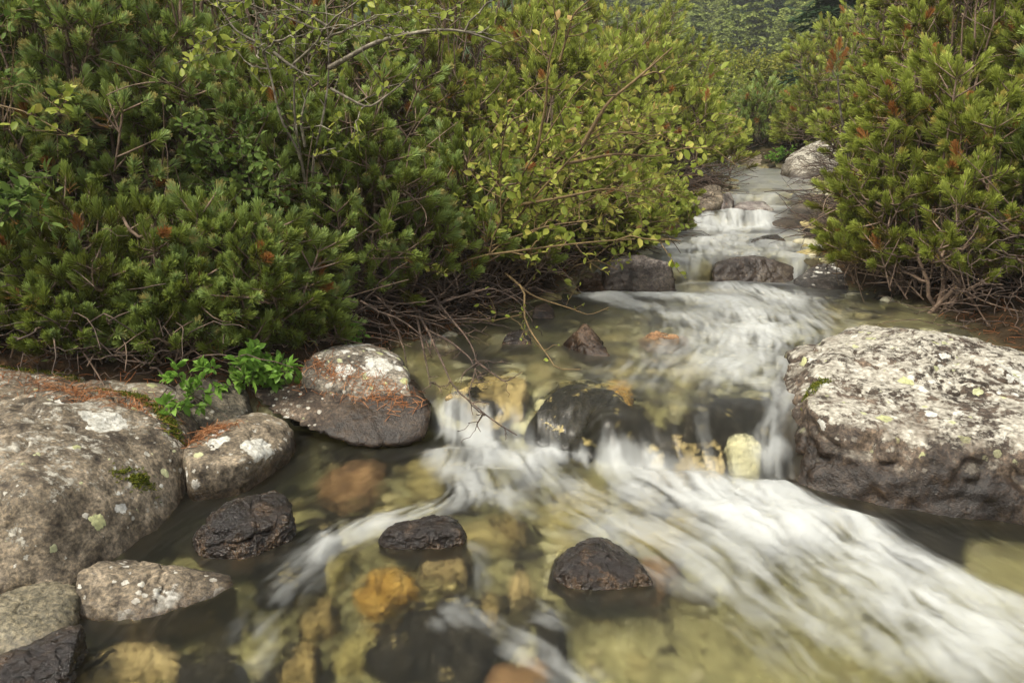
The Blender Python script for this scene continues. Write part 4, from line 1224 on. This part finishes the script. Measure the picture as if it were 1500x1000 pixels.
for k, (lab, px, y, rx, h, nb) in enumerate([
    ("dwarf pine in the third row at the top of the right slope", 1400, 6.8, 1.0, 2.1, 95),
    ("dwarf pine in the third row at the right edge", 1530, 6.6, 1.0, 2.1, 90),
    ("dwarf pine behind the pale angular boulder of the upper pool", 1310, 8.6, 0.9, 1.3, 85),
    ("olive dwarf pine below the dark spruce on the right slope", 1215, 10.5, 1.1, 1.6, 85),
    ("olive dwarf pine high on the right slope behind the rusty top", 1310, 9.4, 1.2, 2.1, 90),
]):
    pine_at(lab, px, y, rx, rx * 0.85, h, nb, 80 + k, group=RB, detail=0.4 if y > 7.5 else 0.55, warm=1, leaders=7, tuft=1.2 + 0.03 * y, top_tone=0.02)
FB = "dwarf pine bushes around the upper pool"
for k, (lab, px, y, rx, h, nb, w) in enumerate([
    ("rounded dark green dwarf pine at the end of the upper pool", 1100, 11.6, 0.62, 0.78, 75, 0),
    ("light green dwarf pine beside the rounded dark one at the upper pool", 1165, 11.0, 0.48, 0.66, 60, 1),
    ("dwarf pine on the bank behind the rounded dark one", 1205, 13.0, 0.9, 1.0, 75, 0),
    ("pale dwarf pine beyond the bend at the left", 1000, 13.5, 0.9, 0.7, 75, 1),
]):
    pine_at(lab, px, y, rx, rx * 0.85, h, nb, 100 + k, group=FB, detail=0.3, warm=w, leaders=4, tuft=1.6, top_tone=0.05)
# ------------------------------------------------------------------ leafy shrubs
def shrub(name, label, cat, stems, r0, mats, seed, twigs=8, tl=(0.15, 0.35), leaf=0.035, dens=9, aspect=0.62, auto=None, tone=(0.1, 0.95), bare=(), group=None, curl=0.25, flat=0.5):
    """stems: list of lists of world points (foot first). auto: (n, foot points, centre, radii) adds arching stems.
    bare: indices of stems that carry no leaves."""
    rng = np.random.default_rng(seed)
    wood, lf = Geo(), Geo()
    lines = [polyline(s, 16) for s in stems]
    if auto:
        n, feet, ctr, rad = auto
        feet = np.asarray(feet, float)
        for _ in range(n):
            f = feet[rng.integers(len(feet))] + rng.normal(size=3) * 0.03
            e = np.asarray(ctr) + rng.uniform(-1, 1, 3) * np.asarray(rad)
            m = 0.5 * (f + e) + np.array((0, 0, 0.35)) * np.linalg.norm(e - f) * rng.uniform(0.3, 1) + rng.normal(size=3) * 0.04
            lines.append(bez([f], [m], [e], 16)[0] + np.cumsum(rng.normal(size=(16, 3)) * 0.006, 0))
    tw, twr, src = [], [], []
    ns = len(stems)
    for k, L in enumerate(lines):
        ln = np.linalg.norm(np.diff(L, axis=0), axis=1).sum()
        ra = r0 * (0.7 + 0.5 * rng.random()) * min(1, 0.5 + ln) * (1.0 if k < ns else 0.5)
        wood.add(*tubes(L[None], np.linspace(1, 0.3, 16)[None] * ra, 6))
        nt = max(2, int(twigs * ln))
        T = unit(np.gradient(L, axis=0))
        for _ in range(nt):
            i = rng.integers(4, 16)
            d = unit(T[i] * 0.6 + unit(rng.normal(size=3)) * 0.8 + np.array((0, 0, 0.15)))
            l = rng.uniform(*tl) * (0.6 if k in bare else 1)
            q = L[i] + np.linspace(0, 1, 6)[:, None] * d * l + np.cumsum(rng.normal(size=(6, 3)) * l * 0.06, 0) * curl * 4
            q[0] = L[i]
            tw.append(q); twr.append(ra * 0.4); src.append(k)
            if rng.random() < 0.6:
                j = rng.integers(2, 5)
                d2 = unit(d + unit(rng.normal(size=3)) * 0.9)
                q2 = q[j] + np.linspace(0, 1, 6)[:, None] * d2 * l * 0.6 + np.cumsum(rng.normal(size=(6, 3)) * l * 0.04, 0)
                q2[0] = q[j]
                tw.append(q2); twr.append(ra * 0.28); src.append(k)
    tw = np.array(tw); twr = np.array(twr)
    wood.add(*tubes(tw, np.maximum(0.0011, np.linspace(1, 0.45, 6)[None] * twr[:, None]), 4))
    ok = np.array([s not in bare for s in src])
    t2 = tw[ok]
    N = len(t2) * dens
    pick = np.repeat(np.arange(len(t2)), dens)
    u = np.tile(np.linspace(0.25, 1.0, dens), len(t2)) * 5 + rng.normal(size=N) * 0.15
    u = np.clip(u, 0, 4.999); i = u.astype(int); fr = (u - i)[:, None]
    pos = t2[pick, i] * (1 - fr) + t2[pick, i + 1] * fr
    dr = unit(t2[pick, i + 1] - t2[pick, i])
    sd = unit(np.cross(dr, rng.normal(size=(N, 3))))
    d = unit(dr * 0.55 + sd * 0.8 + np.array((0, 0, 0.05)))
    nrm = unit(np.array((0, 0, flat)) + rng.normal(size=(N, 3)) * 0.45)
    tn = np.clip(rng.uniform(tone[0], tone[1], N) * 0.6 + 0.4 * np.repeat(rng.uniform(tone[0], tone[1], len(t2)), dens), 0, 1)
    keep = rng.random(N) < 0.85
    v, f, t = leaves(pos[keep], d[keep], nrm[keep], leaf * (0.65 + 0.6 * rng.random(keep.sum())), aspect, tn[keep])
    lf.add(v, f, tone=t)
    org = np.asarray(lines[0][0])
    r = root(name, label, cat, tuple(org), group)
    obj("branch", wood.mesh("branch", True, org), mats[0], r)
    obj("leaves", lf.mesh("leaves", False, org), mats[1], r)
    return r


def px3(*p): return [aty(*q) for q in p]


# grey stemmed shrub in the left thicket
shrub("leafy_shrub", "slender grey stemmed shrub rising out of the left pines, small leaved at its top", "shrub", [
    px3((462, 330, 3.35), (457, 233, 3.2), (473, 177, 3.16), (483, 110, 3.14), (480, 43, 3.14), (474, -40, 3.14)),
    px3((455, 320, 3.3), (440, 223, 3.18), (410, 177, 3.14), (397, 110, 3.12), (383, 67, 3.1), (368, -20, 3.1)),
    px3((458, 320, 3.35), (437, 213, 3.22), (430, 160, 3.2), (433, 67, 3.2), (437, -20, 3.2)),
    px3((401, 77, 3.12), (420, 92, 3.1), (447, 110, 3.1), (468, 112, 3.1)),
    px3((447, 215, 3.2), (440, 178, 3.16), (449, 140, 3.13), (456, 112, 3.12)),
    px3((482, 100, 3.14), (500, 90, 3.1), (553, 60, 3.06), (633, 43, 3.04), (680, 45, 3.04), (735, 64, 3.06)),
    px3((480, 60, 3.14), (500, 20, 3.1), (520, -10, 3.08)),
    px3((484, 130, 3.14), (540, 160, 3.12), (590, 123, 3.1), (617, 87, 3.08)),
    px3((481, 40, 3.14), (440, 15, 3.1), (400, -5, 3.08)),
    px3((383, 67, 3.1), (345, 45, 3.1), (320, 10, 3.1)),
], 0.0088, (M_BARKG, M_LEAF), 201, twigs=5, tl=(0.10, 0.24), leaf=0.034, dens=7, tone=(0.15, 0.8),
    auto=(12, [aty(478, 60, 3.14), aty(395, 100, 3.12), aty(590, 55, 3.08)], aty(470, 40, 3.05), (0.5, 0.15, 0.12)))

# yellow twigged willow arching over the bank toward the stream
WF = [aty(640, 430, 4.05), aty(700, 430, 4.1), aty(760, 415, 4.2)]
shrub("willow_shrub", "yellow twigged willow with sparse pale green leaves arching over the left bank", "shrub", [
    px3((640, 430, 4.0), (720, 330, 3.75), (787, 220, 3.6), (820, 167, 3.55), (837, 140, 3.5), (870, 105, 3.5), (905, 85, 3.5)),
    px3((700, 420, 4.0), (728, 330, 3.8), (730, 253, 3.7), (743, 167, 3.6), (763, 133, 3.6), (802, 117, 3.55)),
    px3((690, 425, 4.0), (740, 340, 3.8), (790, 280, 3.65), (830, 240, 3.6), (853, 213, 3.55), (883, 190, 3.55), (935, 197, 3.5)),
    px3((787, 220, 3.6), (800, 150, 3.55), (803, 90, 3.5), (817, 50, 3.5), (817, 20, 3.5), (793, -5, 3.5)),
    px3((820, 90, 3.5), (840, 20, 3.45), (870, -5, 3.45)),
    px3((533, 452, 3.9), (627, 417, 3.7), (687, 377, 3.6), (783, 364, 3.5), (867, 354, 3.5), (930, 350, 3.6)),
    px3((577, 434, 3.9), (660, 391, 3.75), (733, 354, 3.6), (800, 330, 3.55), (870, 322, 3.55)),
    px3((830, 240, 3.6), (900, 225, 3.6), (960, 230, 3.7), (1010, 215, 3.8)),
    px3((853, 213, 3.55), (890, 150, 3.5), (940, 110, 3.5), (985, 70, 3.5)),
    px3((760, 300, 3.7), (820, 290, 3.6), (890, 275, 3.6), (950, 290, 3.7)),
    px3((640, 430, 4.0), (590, 370, 3.8), (540, 360, 3.7), (500, 330, 3.6)),
], 0.0085, (M_TWIGY, M_LEAF), 202, twigs=6, tl=(0.12, 0.34), leaf=0.043, dens=7, tone=(0.15, 1.0),
    auto=(34, WF, aty(850, 235, 4.1), (0.62, 0.55, 0.26)))
shrub("willow_shrub", "second willow with yellowish leaves low over the water left of the second cascade", "shrub", [
    px3((800, 420, 4.5), (860, 370, 4.4), (930, 330, 4.5), (985, 320, 4.7)),
    px3((810, 420, 4.5), (850, 350, 4.5), (900, 300, 4.6), (960, 285, 4.9)),
    px3((815, 420, 4.5), (840, 390, 4.3), (875, 380, 4.2), (905, 395, 4.15)),
], 0.0075, (M_TWIGY, M_LEAF), 203, twigs=7, tl=(0.12, 0.3), leaf=0.042, dens=7, tone=(0.1, 0.9),
    auto=(20, [aty(810, 425, 4.6), aty(860, 400, 4.9)], aty(905, 330, 4.75), (0.45, 0.4, 0.2)))
shrub("dead_branch", "bare reddish twigs dangling from the left bank over the water above the white spill", "branch", [
    px3((585, 415, 3.6), (627, 417, 3.45), (647, 451, 3.3), (687, 497, 3.1), (700, 531, 2.8), (687, 574, 2.6)),
    px3((600, 440, 3.5), (627, 484, 3.2), (657, 551, 2.7), (663, 574, 2.6), (687, 581, 2.55), (707, 607, 2.45), (757, 637, 2.30)),
    px3((627, 484, 3.2), (660, 500, 3.15), (690, 525, 2.85), (702, 560, 2.65)),
    px3((700, 531, 2.8), (740, 560, 2.65), (765, 545, 2.7)),
    px3((700, 531, 2.8), (680, 545, 2.7), (673, 560, 2.62)),
    px3((610, 460, 3.4), (622, 520, 2.9), (630, 560, 2.65)),
    px3((707, 607, 2.45), (698, 622, 2.4), (704, 632, 2.36)),
    px3((640, 445, 3.35), (720, 420, 3.4), (760, 440, 3.4), (780, 470, 3.35)),
], 0.0062, (M_TWIGD, M_LEAF), 204, twigs=9, tl=(0.05, 0.16), leaf=0.02, dens=2, bare=(0, 1, 2, 3, 4, 5, 6), tone=(0.2, 0.6))
shrub("branch", "yellowish twig hanging over the middle pool left of the pyramid rock", "branch", [
    px3((740, 400, 3.7), (773, 427, 3.5), (763, 461, 3.4), (783, 494, 3.25), (810, 531, 2.8), (813, 544, 2.7), (850, 541, 2.7)),
    px3((745, 405, 3.7), (780, 434, 3.6), (853, 457, 3.5), (860, 464, 3.48), (892, 450, 3.48)),
    px3((763, 461, 3.4), (720, 470, 3.35), (700, 455, 3.35)),
], 0.0048, (M_TWIGY, M_LEAF), 205, twigs=5, tl=(0.05, 0.14), leaf=0.022, dens=2, tone=(0.3, 0.6))

# leafy plants at the rocks and the left edge
def sprig(name, label, cat, foot, ctr, rad, n, seed, mat, leaf, dens=8, bark=None, tl=(0.06, 0.13), twigs=12, aspect=0.62, tone=(0.1, 0.95)):
    return shrub(name, label, cat, [[foot, (np.asarray(foot) + ctr) / 2 + (0, 0, 0.02), np.asarray(ctr)]], 0.0035, (bark or M_TWIGD, mat), seed, twigs=twigs, tl=tl, leaf=leaf,
                 dens=dens, auto=(n, [foot], ctr, rad), tone=tone, flat=0.9, aspect=aspect)


sprig("leafy_sprig", "fresh green leafy sprig leaning over the tilted slab's left end", "plant", aty(400, 575, 2.82), aty(385, 540, 2.70), (0.10, 0.05, 0.045), 15, 211, M_FRESH, 0.043, aspect=0.56, tl=(0.03, 0.07))
sprig("leafy_sprig", "small leafy sprig in front of the shaded rock", "plant", aty(300, 590, 2.60), aty(268, 585, 2.42), (0.06, 0.03, 0.02), 7, 212, M_FRESH, 0.036, aspect=0.54, tl=(0.025, 0.05))
sprig("leafy_sprig", "tiny leafy sprig on top of the grey stone behind the spotted block", "plant", aty(515, 500, 3.2), aty(520, 492, 3.1), (0.07, 0.04, 0.025), 5, 213, M_FRESH, 0.024, tl=(0.03, 0.06))
sprig("leafy_shrub", "dark broad leaved twigs at the left edge half way up the pines", "plant", aty(-40, 330, 2.75), aty(30, 300, 2.62), (0.09, 0.06, 0.08), 9, 214, M_LEAFD, 0.05, tl=(0.05, 0.10), dens=5, aspect=0.5)
sprig("leafy_shrub", "broad leaved twig in the upper left corner beside a pale stem", "plant", aty(15, 190, 2.9), aty(22, 60, 2.85), (0.06, 0.05, 0.10), 4, 215, M_LEAFD, 0.038, tl=(0.05, 0.10), dens=4, twigs=8, bark=M_TWIGY)
sprig("leafy_shrub", "thin yellow twig with drooping pale leaves crossing the upper left pine", "plant", aty(-20, 150, 2.75), aty(95, 195, 2.65), (0.03, 0.03, 0.03), 2, 216, M_LEAF, 0.038, tl=(0.04, 0.08), dens=4, twigs=8, bark=M_TWIGY)
sprig("leafy_shrub", "small leafy bush at the left edge behind the crest of the biggest boulder", "plant", aty(20, 520, 2.75), aty(40, 470, 2.74), (0.20, 0.06, 0.06), 9, 217, M_LEAFD, 0.026)
sprig("leafy_shrub", "leafy twigs threading the pines right of the grey stems", "plant", aty(380, 330, 3.3), aty(350, 200, 3.05), (0.20, 0.08, 0.14), 12, 218, M_LEAFD, 0.032, tl=(0.1, 0.2), tone=(0.2, 0.98))
sprig("leafy_plant", "little green plant on the far dark bank rock", "plant", aty(1145, 238, 10.7), aty(1143, 232, 10.5), (0.10, 0.08, 0.06), 7, 219, M_FRESH, 0.05)
shrub("willow_shrub", "yellow green willow bush far up the valley at the stream bend", "shrub",
      [[(5.0, 17.5, gz(5.0, 17.5)), (4.9, 17.4, gz(5, 17.5) + 0.5), (4.8, 17.3, gz(5, 17.5) + 0.95)]], 0.02, (M_BARKG, M_YBUSH), 220, twigs=10, tl=(0.2, 0.45), leaf=0.075, dens=10,
      auto=(60, [(5.0, 17.5, gz(5, 17.5))], (4.95, 17.4, gz(5, 17.5) + 0.55), (0.95, 0.7, 0.42)))
shrub("willow_shrub", "smaller olive willow bush left of the yellow green one up the valley", "shrub",
      [[(3.9, 16.0, gz(3.9, 16)), (3.9, 16, gz(3.9, 16) + 0.3), (3.85, 16, gz(3.9, 16) + 0.6)]], 0.02, (M_BARKG, M_LEAF), 221, twigs=10, tl=(0.2, 0.45), leaf=0.07, dens=10,
      auto=(44, [(3.9, 16.0, gz(3.9, 16))], (3.9, 16, gz(3.9, 16) + 0.35), (0.8, 0.6, 0.28)), tone=(0.1, 0.8))

# ------------------------------------------------------------------ tangle of twigs under the bushes, fallen needles, moss
def undergrowth():
    rng = np.random.default_rng(77)
    a, b, c = [], [], []
    n = 0
    while n < 3000:
        y = 2.6 + 5.0 * rng.random() ** 1.6
        l, r = edges(y)
        left = rng.random() < 0.62
        d = rng.random() * 0.75 - 0.03
        if left:
            x = l - d - (rng.random() * 1.6 if y < 3.2 else 0)
        else:
            if y < 3.3: continue
            x = r + d
        z = gz(x, y)
        p = np.array((x, y, z + 0.02 + 0.22 * rng.random() ** 1.5))
        if not left and rng.random() < 0.6: p = np.array((r + rng.random() * 0.4, y, z + 0.08 + 0.35 * rng.random()))
        dr = unit(np.array((rng.normal() + (0.5 if left else -0.7), rng.normal() * 0.8 - 0.3, rng.normal() * 0.35)))
        ln = rng.uniform(0.10, 0.42)
        q = p + dr * ln; q[2] = max(q[2], gz(q[0], q[1]) + 0.01)
        m = 0.5 * (p + q) + rng.normal(size=3) * 0.06; m[2] = max(m[2], z + 0.03)
        a.append(p); b.append(m); c.append(q); n += 1
    g = Geo()
    P = bez(a, b, c, 8)
    P[:, 1:-1] += rng.normal(size=(n, 6, 3)) * 0.006
    g.add(*tubes(P, np.linspace(1, 0.45, 8)[None] * (0.0018 + 0.0035 * rng.random((n, 1)) ** 2), 4))
    tag(obj("undergrowth", g.mesh("undergrowth", True), M_TWIGD), "tangle of bare brown twigs under the bushes along both banks", "undergrowth", kind='stuff')


undergrowth()


def straws(pos, nrm, n_len, width, rng, lift=0.2):
    N = len(pos)
    d = unit(np.cross(nrm, rng.normal(size=(N, 3))) + nrm * rng.normal(size=(N, 1)) * lift)
    w = unit(np.cross(d, nrm + rng.normal(size=(N, 3)) * 0.3)) * width
    e = d * (n_len * (0.6 + 0.6 * rng.random((N, 1)))) * 0.5
    mid = nrm * 0.004 * rng.random((N, 1))
    v = np.stack([pos - e - w, pos - e + w, pos + mid + w, pos + mid - w, pos + e + w, pos + e - w], 1)
    k = np.arange(N)[:, None] * 6
    f = np.concatenate([k + np.array([0, 1, 2, 3]), k + np.array([3, 2, 4, 5])])
    return v.reshape(-1, 3), f, np.repeat(rng.random(N), 6)


from mathutils.bvhtree import BVHTree


def drop_on(objs, pts, offset=0.003, zmin=0.3):
    """lets points fall onto the given rocks; returns hit places and normals"""
    tr = []
    for o in objs:
        me = o.data
        vs = [tuple(v.co + o.location) for v in me.vertices]; fs = [tuple(p.vertices) for p in me.polygons]
        tr.append(BVHTree.FromPolygons(vs, fs))
    P, Nn = [], []
    for p in pts:
        best = None
        for t in tr:
            h = t.ray_cast(Vector((p[0], p[1], 2.0)), Vector((0, 0, -1)))
            if h[0] is not None and (best is None or h[0].z > best[0].z): best = h
        if best is not None and best[1].z > zmin:
            P.append(np.array(best[0]) + np.array(best[1]) * offset); Nn.append(np.array(best[1]))
    return np.array(P).reshape(-1, 3), np.array(Nn).reshape(-1, 3)


def spray(rng, pts, sd, n):
    q = polyline(pts, 40)
    return q[rng.integers(0, 40, n)] + rng.normal(size=(n, 3)) * sd


def litter():
    rng = np.random.default_rng(8)
    rocks = [o for o in COL.objects if o.name.split('.')[0] in ("rock", "rock_slab", "boulder") and o.location.y < 3.6]
    g = Geo()
    for pts, sd, n in [
        (px3((60, 560, 2.42), (150, 572, 2.40), (215, 590, 2.36)), 0.05, 620),
        (px3((-60, 545, 2.5), (40, 552, 2.5), (120, 556, 2.5)), 0.05, 260),
        (px3((268, 640, 2.28), (290, 632, 2.32), (330, 622, 2.40)), 0.026, 330),
        (px3((430, 566, 2.80), (500, 572, 2.74), (560, 580, 2.70), (600, 590, 2.66)), 0.034, 400),
    ]:
        P, N = drop_on(rocks, spray(rng, pts, sd, n))
        if len(P): v, f, t = straws(P, N, 0.045, 0.0009, rng, 0.25); g.add(v, f, tone=t)
    # on the soil of both banks
    M = 9000
    y = 2.5 + 4.5 * rng.random(M) ** 1.7
    l, r = edges(y)
    sgn = rng.random(M) < 0.65
    x = np.where(sgn, l - 0.02 - rng.random(M) ** 1.3 * (0.9 + 1.2 * (y < 3.3)), r + 0.03 + rng.random(M) * 0.8)
    z = ground_z(x, y) + 0.006
    nr = np.tile((0, 0, 1.0), (M, 1))
    v, f, t = straws(p3(x, y, z), nr, 0.05, 0.0014, rng, 0.3)
    g.add(v, f, tone=t * 0.6)
    tag(obj("fallen_needles", g.mesh("fallen_needles"), M_DEAD), "rusty fallen pine needles on the left boulders and banks", "needles", kind='stuff')
    g = Geo()
    for pts, sd, n in [
        (px3((150, 556, 2.5), (205, 572, 2.44), (240, 603, 2.36), (258, 640, 2.27)), 0.012, 2600),
        (px3((-40, 530, 2.56), (30, 541, 2.58), (110, 551, 2.57)), 0.014, 900),
        (px3((175, 690, 1.98), (200, 684, 2.02), (215, 680, 2.05)), 0.012, 700),
        (px3((1182, 585, 2.46), (1192, 578, 2.5), (1205, 570, 2.54)), 0.012, 500),
    ]:
        P, N = drop_on(rocks, spray(rng, pts, sd, n), 0.002, 0.0)
        if len(P):
            k = fbm(P * 40, 2, 4) > -0.25
            v, f, t = straws(P[k], N[k], 0.014, 0.0012, rng, 1.6); g.add(v, f, tone=t)
    tag(obj("moss", g.mesh("moss"), M_MOSS), "green and ochre moss along the crest of the biggest left boulder", "moss", kind='stuff')


litter()

# ------------------------------------------------------------------ cones on the nearer pines' twigs are left to the foliage; dead top on the right
def conifer_geo(g, base, h, r, rng, tiers, per, mat_tone=(0.0, 1.0), card=0.35, droop=0.35, start=0.08, wide=0.16, K=5):
    for t in range(tiers):
        u = (t + rng.random() * 0.6) / tiers
        z = h * (start + (1 - start) * u)
        rad = r * (1 - u) ** 0.85 * rng.uniform(0.75, 1.15)
        m = max(4, int(per * (1 - 0.55 * u)))
        a = rng.random(m) * 6.28
        L = rad * rng.uniform(0.75, 1.1, m)
        for q in range(K):
            s = (q + 0.6) / K
            c = np.stack([np.cos(a) * L * s, np.sin(a) * L * s, z - droop * L * s * s + 0.12 * L * s + rng.normal(size=m) * 0.02 * r], -1) + base
            out = np.stack([np.cos(a), np.sin(a), np.full(m, -0.25)], -1)
            sd = np.stack([-np.sin(a), np.cos(a), np.zeros(m)], -1)
            for sg in (-1, 1):
                d = unit(out * 0.8 + sd * sg * (1.1 - 0.6 * s) + rng.normal(size=(m, 3)) * 0.22)
                l = (card * r * (1.1 - 0.6 * s) * rng.uniform(0.6, 1.2, m))[:, None]
                w = unit(np.cross(d, rng.normal(size=(m, 3)) * (0.5 if wide < 0.3 else 1.5) + np.array((0, 0, 1.0 if wide < 0.3 else 0.2)))) * l * wide
                v = np.stack([c - w, c + w, c + d * l + w * 0.25, c + d * l - w * 0.25], 1)
                tn = np.clip(rng.uniform(*mat_tone, m) * 0.5 + 0.25 + 0.25 * s, 0, 1)
                g.add(v.reshape(-1, 3), np.arange(m * 4).reshape(-1, 4), tone=np.repeat(tn, 4))


def spruce(label, x, y, h, r, seed, tiers, per, mat, card=0.35, group=None):
    rng = np.random.default_rng(seed)
    b = np.array((x, y, gz(x, y) - 0.1))
    rt = root("spruce_tree", label, "tree", tuple(b), group)
    w = Geo()
    w.add(*tubes(np.array([[(0, 0, 0), (0.01, 0, h * 0.4), (0.0, 0.01, h * 0.75), (0, 0, h)]]), np.array([[0.03, 0.022, 0.012, 0.003]]) * h * 0.6, 7))
    obj("trunk", w.mesh("trunk", True), M_BARK, rt)
    g = Geo()
    conifer_geo(g, np.zeros(3), h, r, rng, tiers, per, card=card, wide=0.16 if y < 20 else 0.34)
    obj("crown", g.mesh("crown"), mat, rt)


spruce("big dark spruce with drooping boughs at the top of the right slope", at_px(1195, 15.5), 15.5, 4.2, 1.15, 301, 30, 26, M_SPRUCE, 0.30)
spruce("dark spruce beside the big one, cut by the upper edge", at_px(1250, 17), 17, 4.6, 1.2, 302, 30, 24, M_SPRUCE, 0.30)
spruce("tall hazy spruce standing out on the far hillside", at_px(1085, 44), 44, 11, 2.6, 303, 26, 24, M_SPRUCE, 0.30)
spruce("second hazy spruce on the far hillside, right of the tall one", at_px(1120, 47), 47, 10, 2.4, 304, 24, 24, M_SPRUCE, 0.30)
spruce("low olive conifer at the skyline behind the left slope", at_px(900, 13.5), 13.5, 1.9, 0.9, 305, 22, 26, M_FOREST, 0.32)
spruce("olive conifer left of the hazy far spruces", at_px(950, 16), 16, 1.9, 0.9, 306, 22, 26, M_FOREST, 0.32)


def forest():
    rng = np.random.default_rng(9)
    g = Geo()
    k = 0
    while k < 1000:
        if k < 300: y = rng.uniform(19, 38); x = y * rng.uniform(-0.15, 0.62)
        elif k < 860: y = 37 + 24 * rng.random() ** 1.1; x = y * rng.uniform(0.05, 0.48)
        else: y = rng.uniform(50, 95); x = y * rng.uniform(-0.2, 0.66)
        if y < 24 and 3.0 < x < 6.5: continue
        if y < 38: h = rng.uniform(0.5, 0.9); r = h * rng.uniform(0.7, 1.0)
        else: h = rng.uniform(1.6, 4.2); r = h * rng.uniform(0.34, 0.5)
        conifer_geo(g, np.array((x, y, gz(x, y) - 0.1)), h, r, rng, 12, 25, wide=0.38, start=0.0, K=4, mat_tone=(rng.uniform(-0.5, 0.2), rng.uniform(0.5, 1.2)), card=0.13, droop=0.3)
        k += 1
    tag(obj("forest", g.mesh("forest"), M_FOREST), "hazy green conifer thicket covering the far hillside", "forest", kind='stuff')


forest()


# the rusty dead top on the right slope
def dead_top():
    o = next(o for o in COL.objects if o.get("label", "").startswith("dwarf pine bearing one rusty"))
    b = np.array(o.location)
    rng = np.random.default_rng(4)
    pts = np.array(px3((1229, 66, 5.45), (1236, 80, 5.45), (1221, 82, 5.45), (1230, 92, 5.45), (1218, 98, 5.47)))
    ax = unit(np.array([(0, 0, 1), (0.5, 0, 0.8), (-0.5, 0, 0.8), (0.1, 0, 1), (-0.4, 0, 0.8)], float))
    g = Geo()
    v, f, t = needles(pts - b, ax, np.full(5, 0.09), 130, np.full(5, 0.05), 0.0035, np.full(5, 0.95), rng)
    g.add(v, f, tone=t)
    obj("dead_shoot", g.mesh("dead_shoot"), M_NEEDLE, o)
    w = Geo()
    foot = aty(1245, 230, 5.6) - b
    q = pts - b
    w.add(*tubes(bez([foot], [q[0] - (0, 0, 0.3)], [q[0]], 10), np.linspace(0.010, 0.004, 10)[None], 5))
    st = np.repeat(q[:1], 4, 0) - np.array([(0, 0, 0.09), (0, 0, 0.10), (0, 0, 0.16), (0, 0, 0.2)])
    w.add(*tubes(bez(st, 0.5 * (st + q[1:]) - (0, 0, 0.015), q[1:], 5), np.full((4, 5), 0.0035), 5))
    obj("branch", w.mesh("branch", True), M_BARKG, o)


dead_top()

# ------------------------------------------------------------------ mist in the valley
def haze():
    me = bpy.data.meshes.new("haze")
    x0, x1, y0, y1, z0, z1 = -250, 250, -170, 345, -12, 62
    v = [(x, y, z) for z in (z0, z1) for y in (y0, y1) for x in (x0, x1)]
    me.from_pydata(v, [], [(0, 2, 3, 1), (4, 5, 7, 6), (0, 1, 5, 4), (2, 6, 7, 3), (0, 4, 6, 2), (1, 3, 7, 5)])
    m = bpy.data.materials.new("mist")
    m.use_nodes = True
    t = m.node_tree; t.nodes.clear()
    o = t.nodes.new("ShaderNodeOutputMaterial")
    p = t.nodes.new("ShaderNodeVolumePrincipled")
    p.inputs["Color"].default_value = (0.93, 0.95, 0.93, 1)
    p.inputs["Density"].default_value = 0.0018
    p.inputs["Anisotropy"].default_value = 0.2
    t.links.new(p.outputs[0], o.inputs["Volume"])
    tag(obj("haze", me, m), "thin pale mist hanging in the valley", "haze", kind='stuff')


haze()
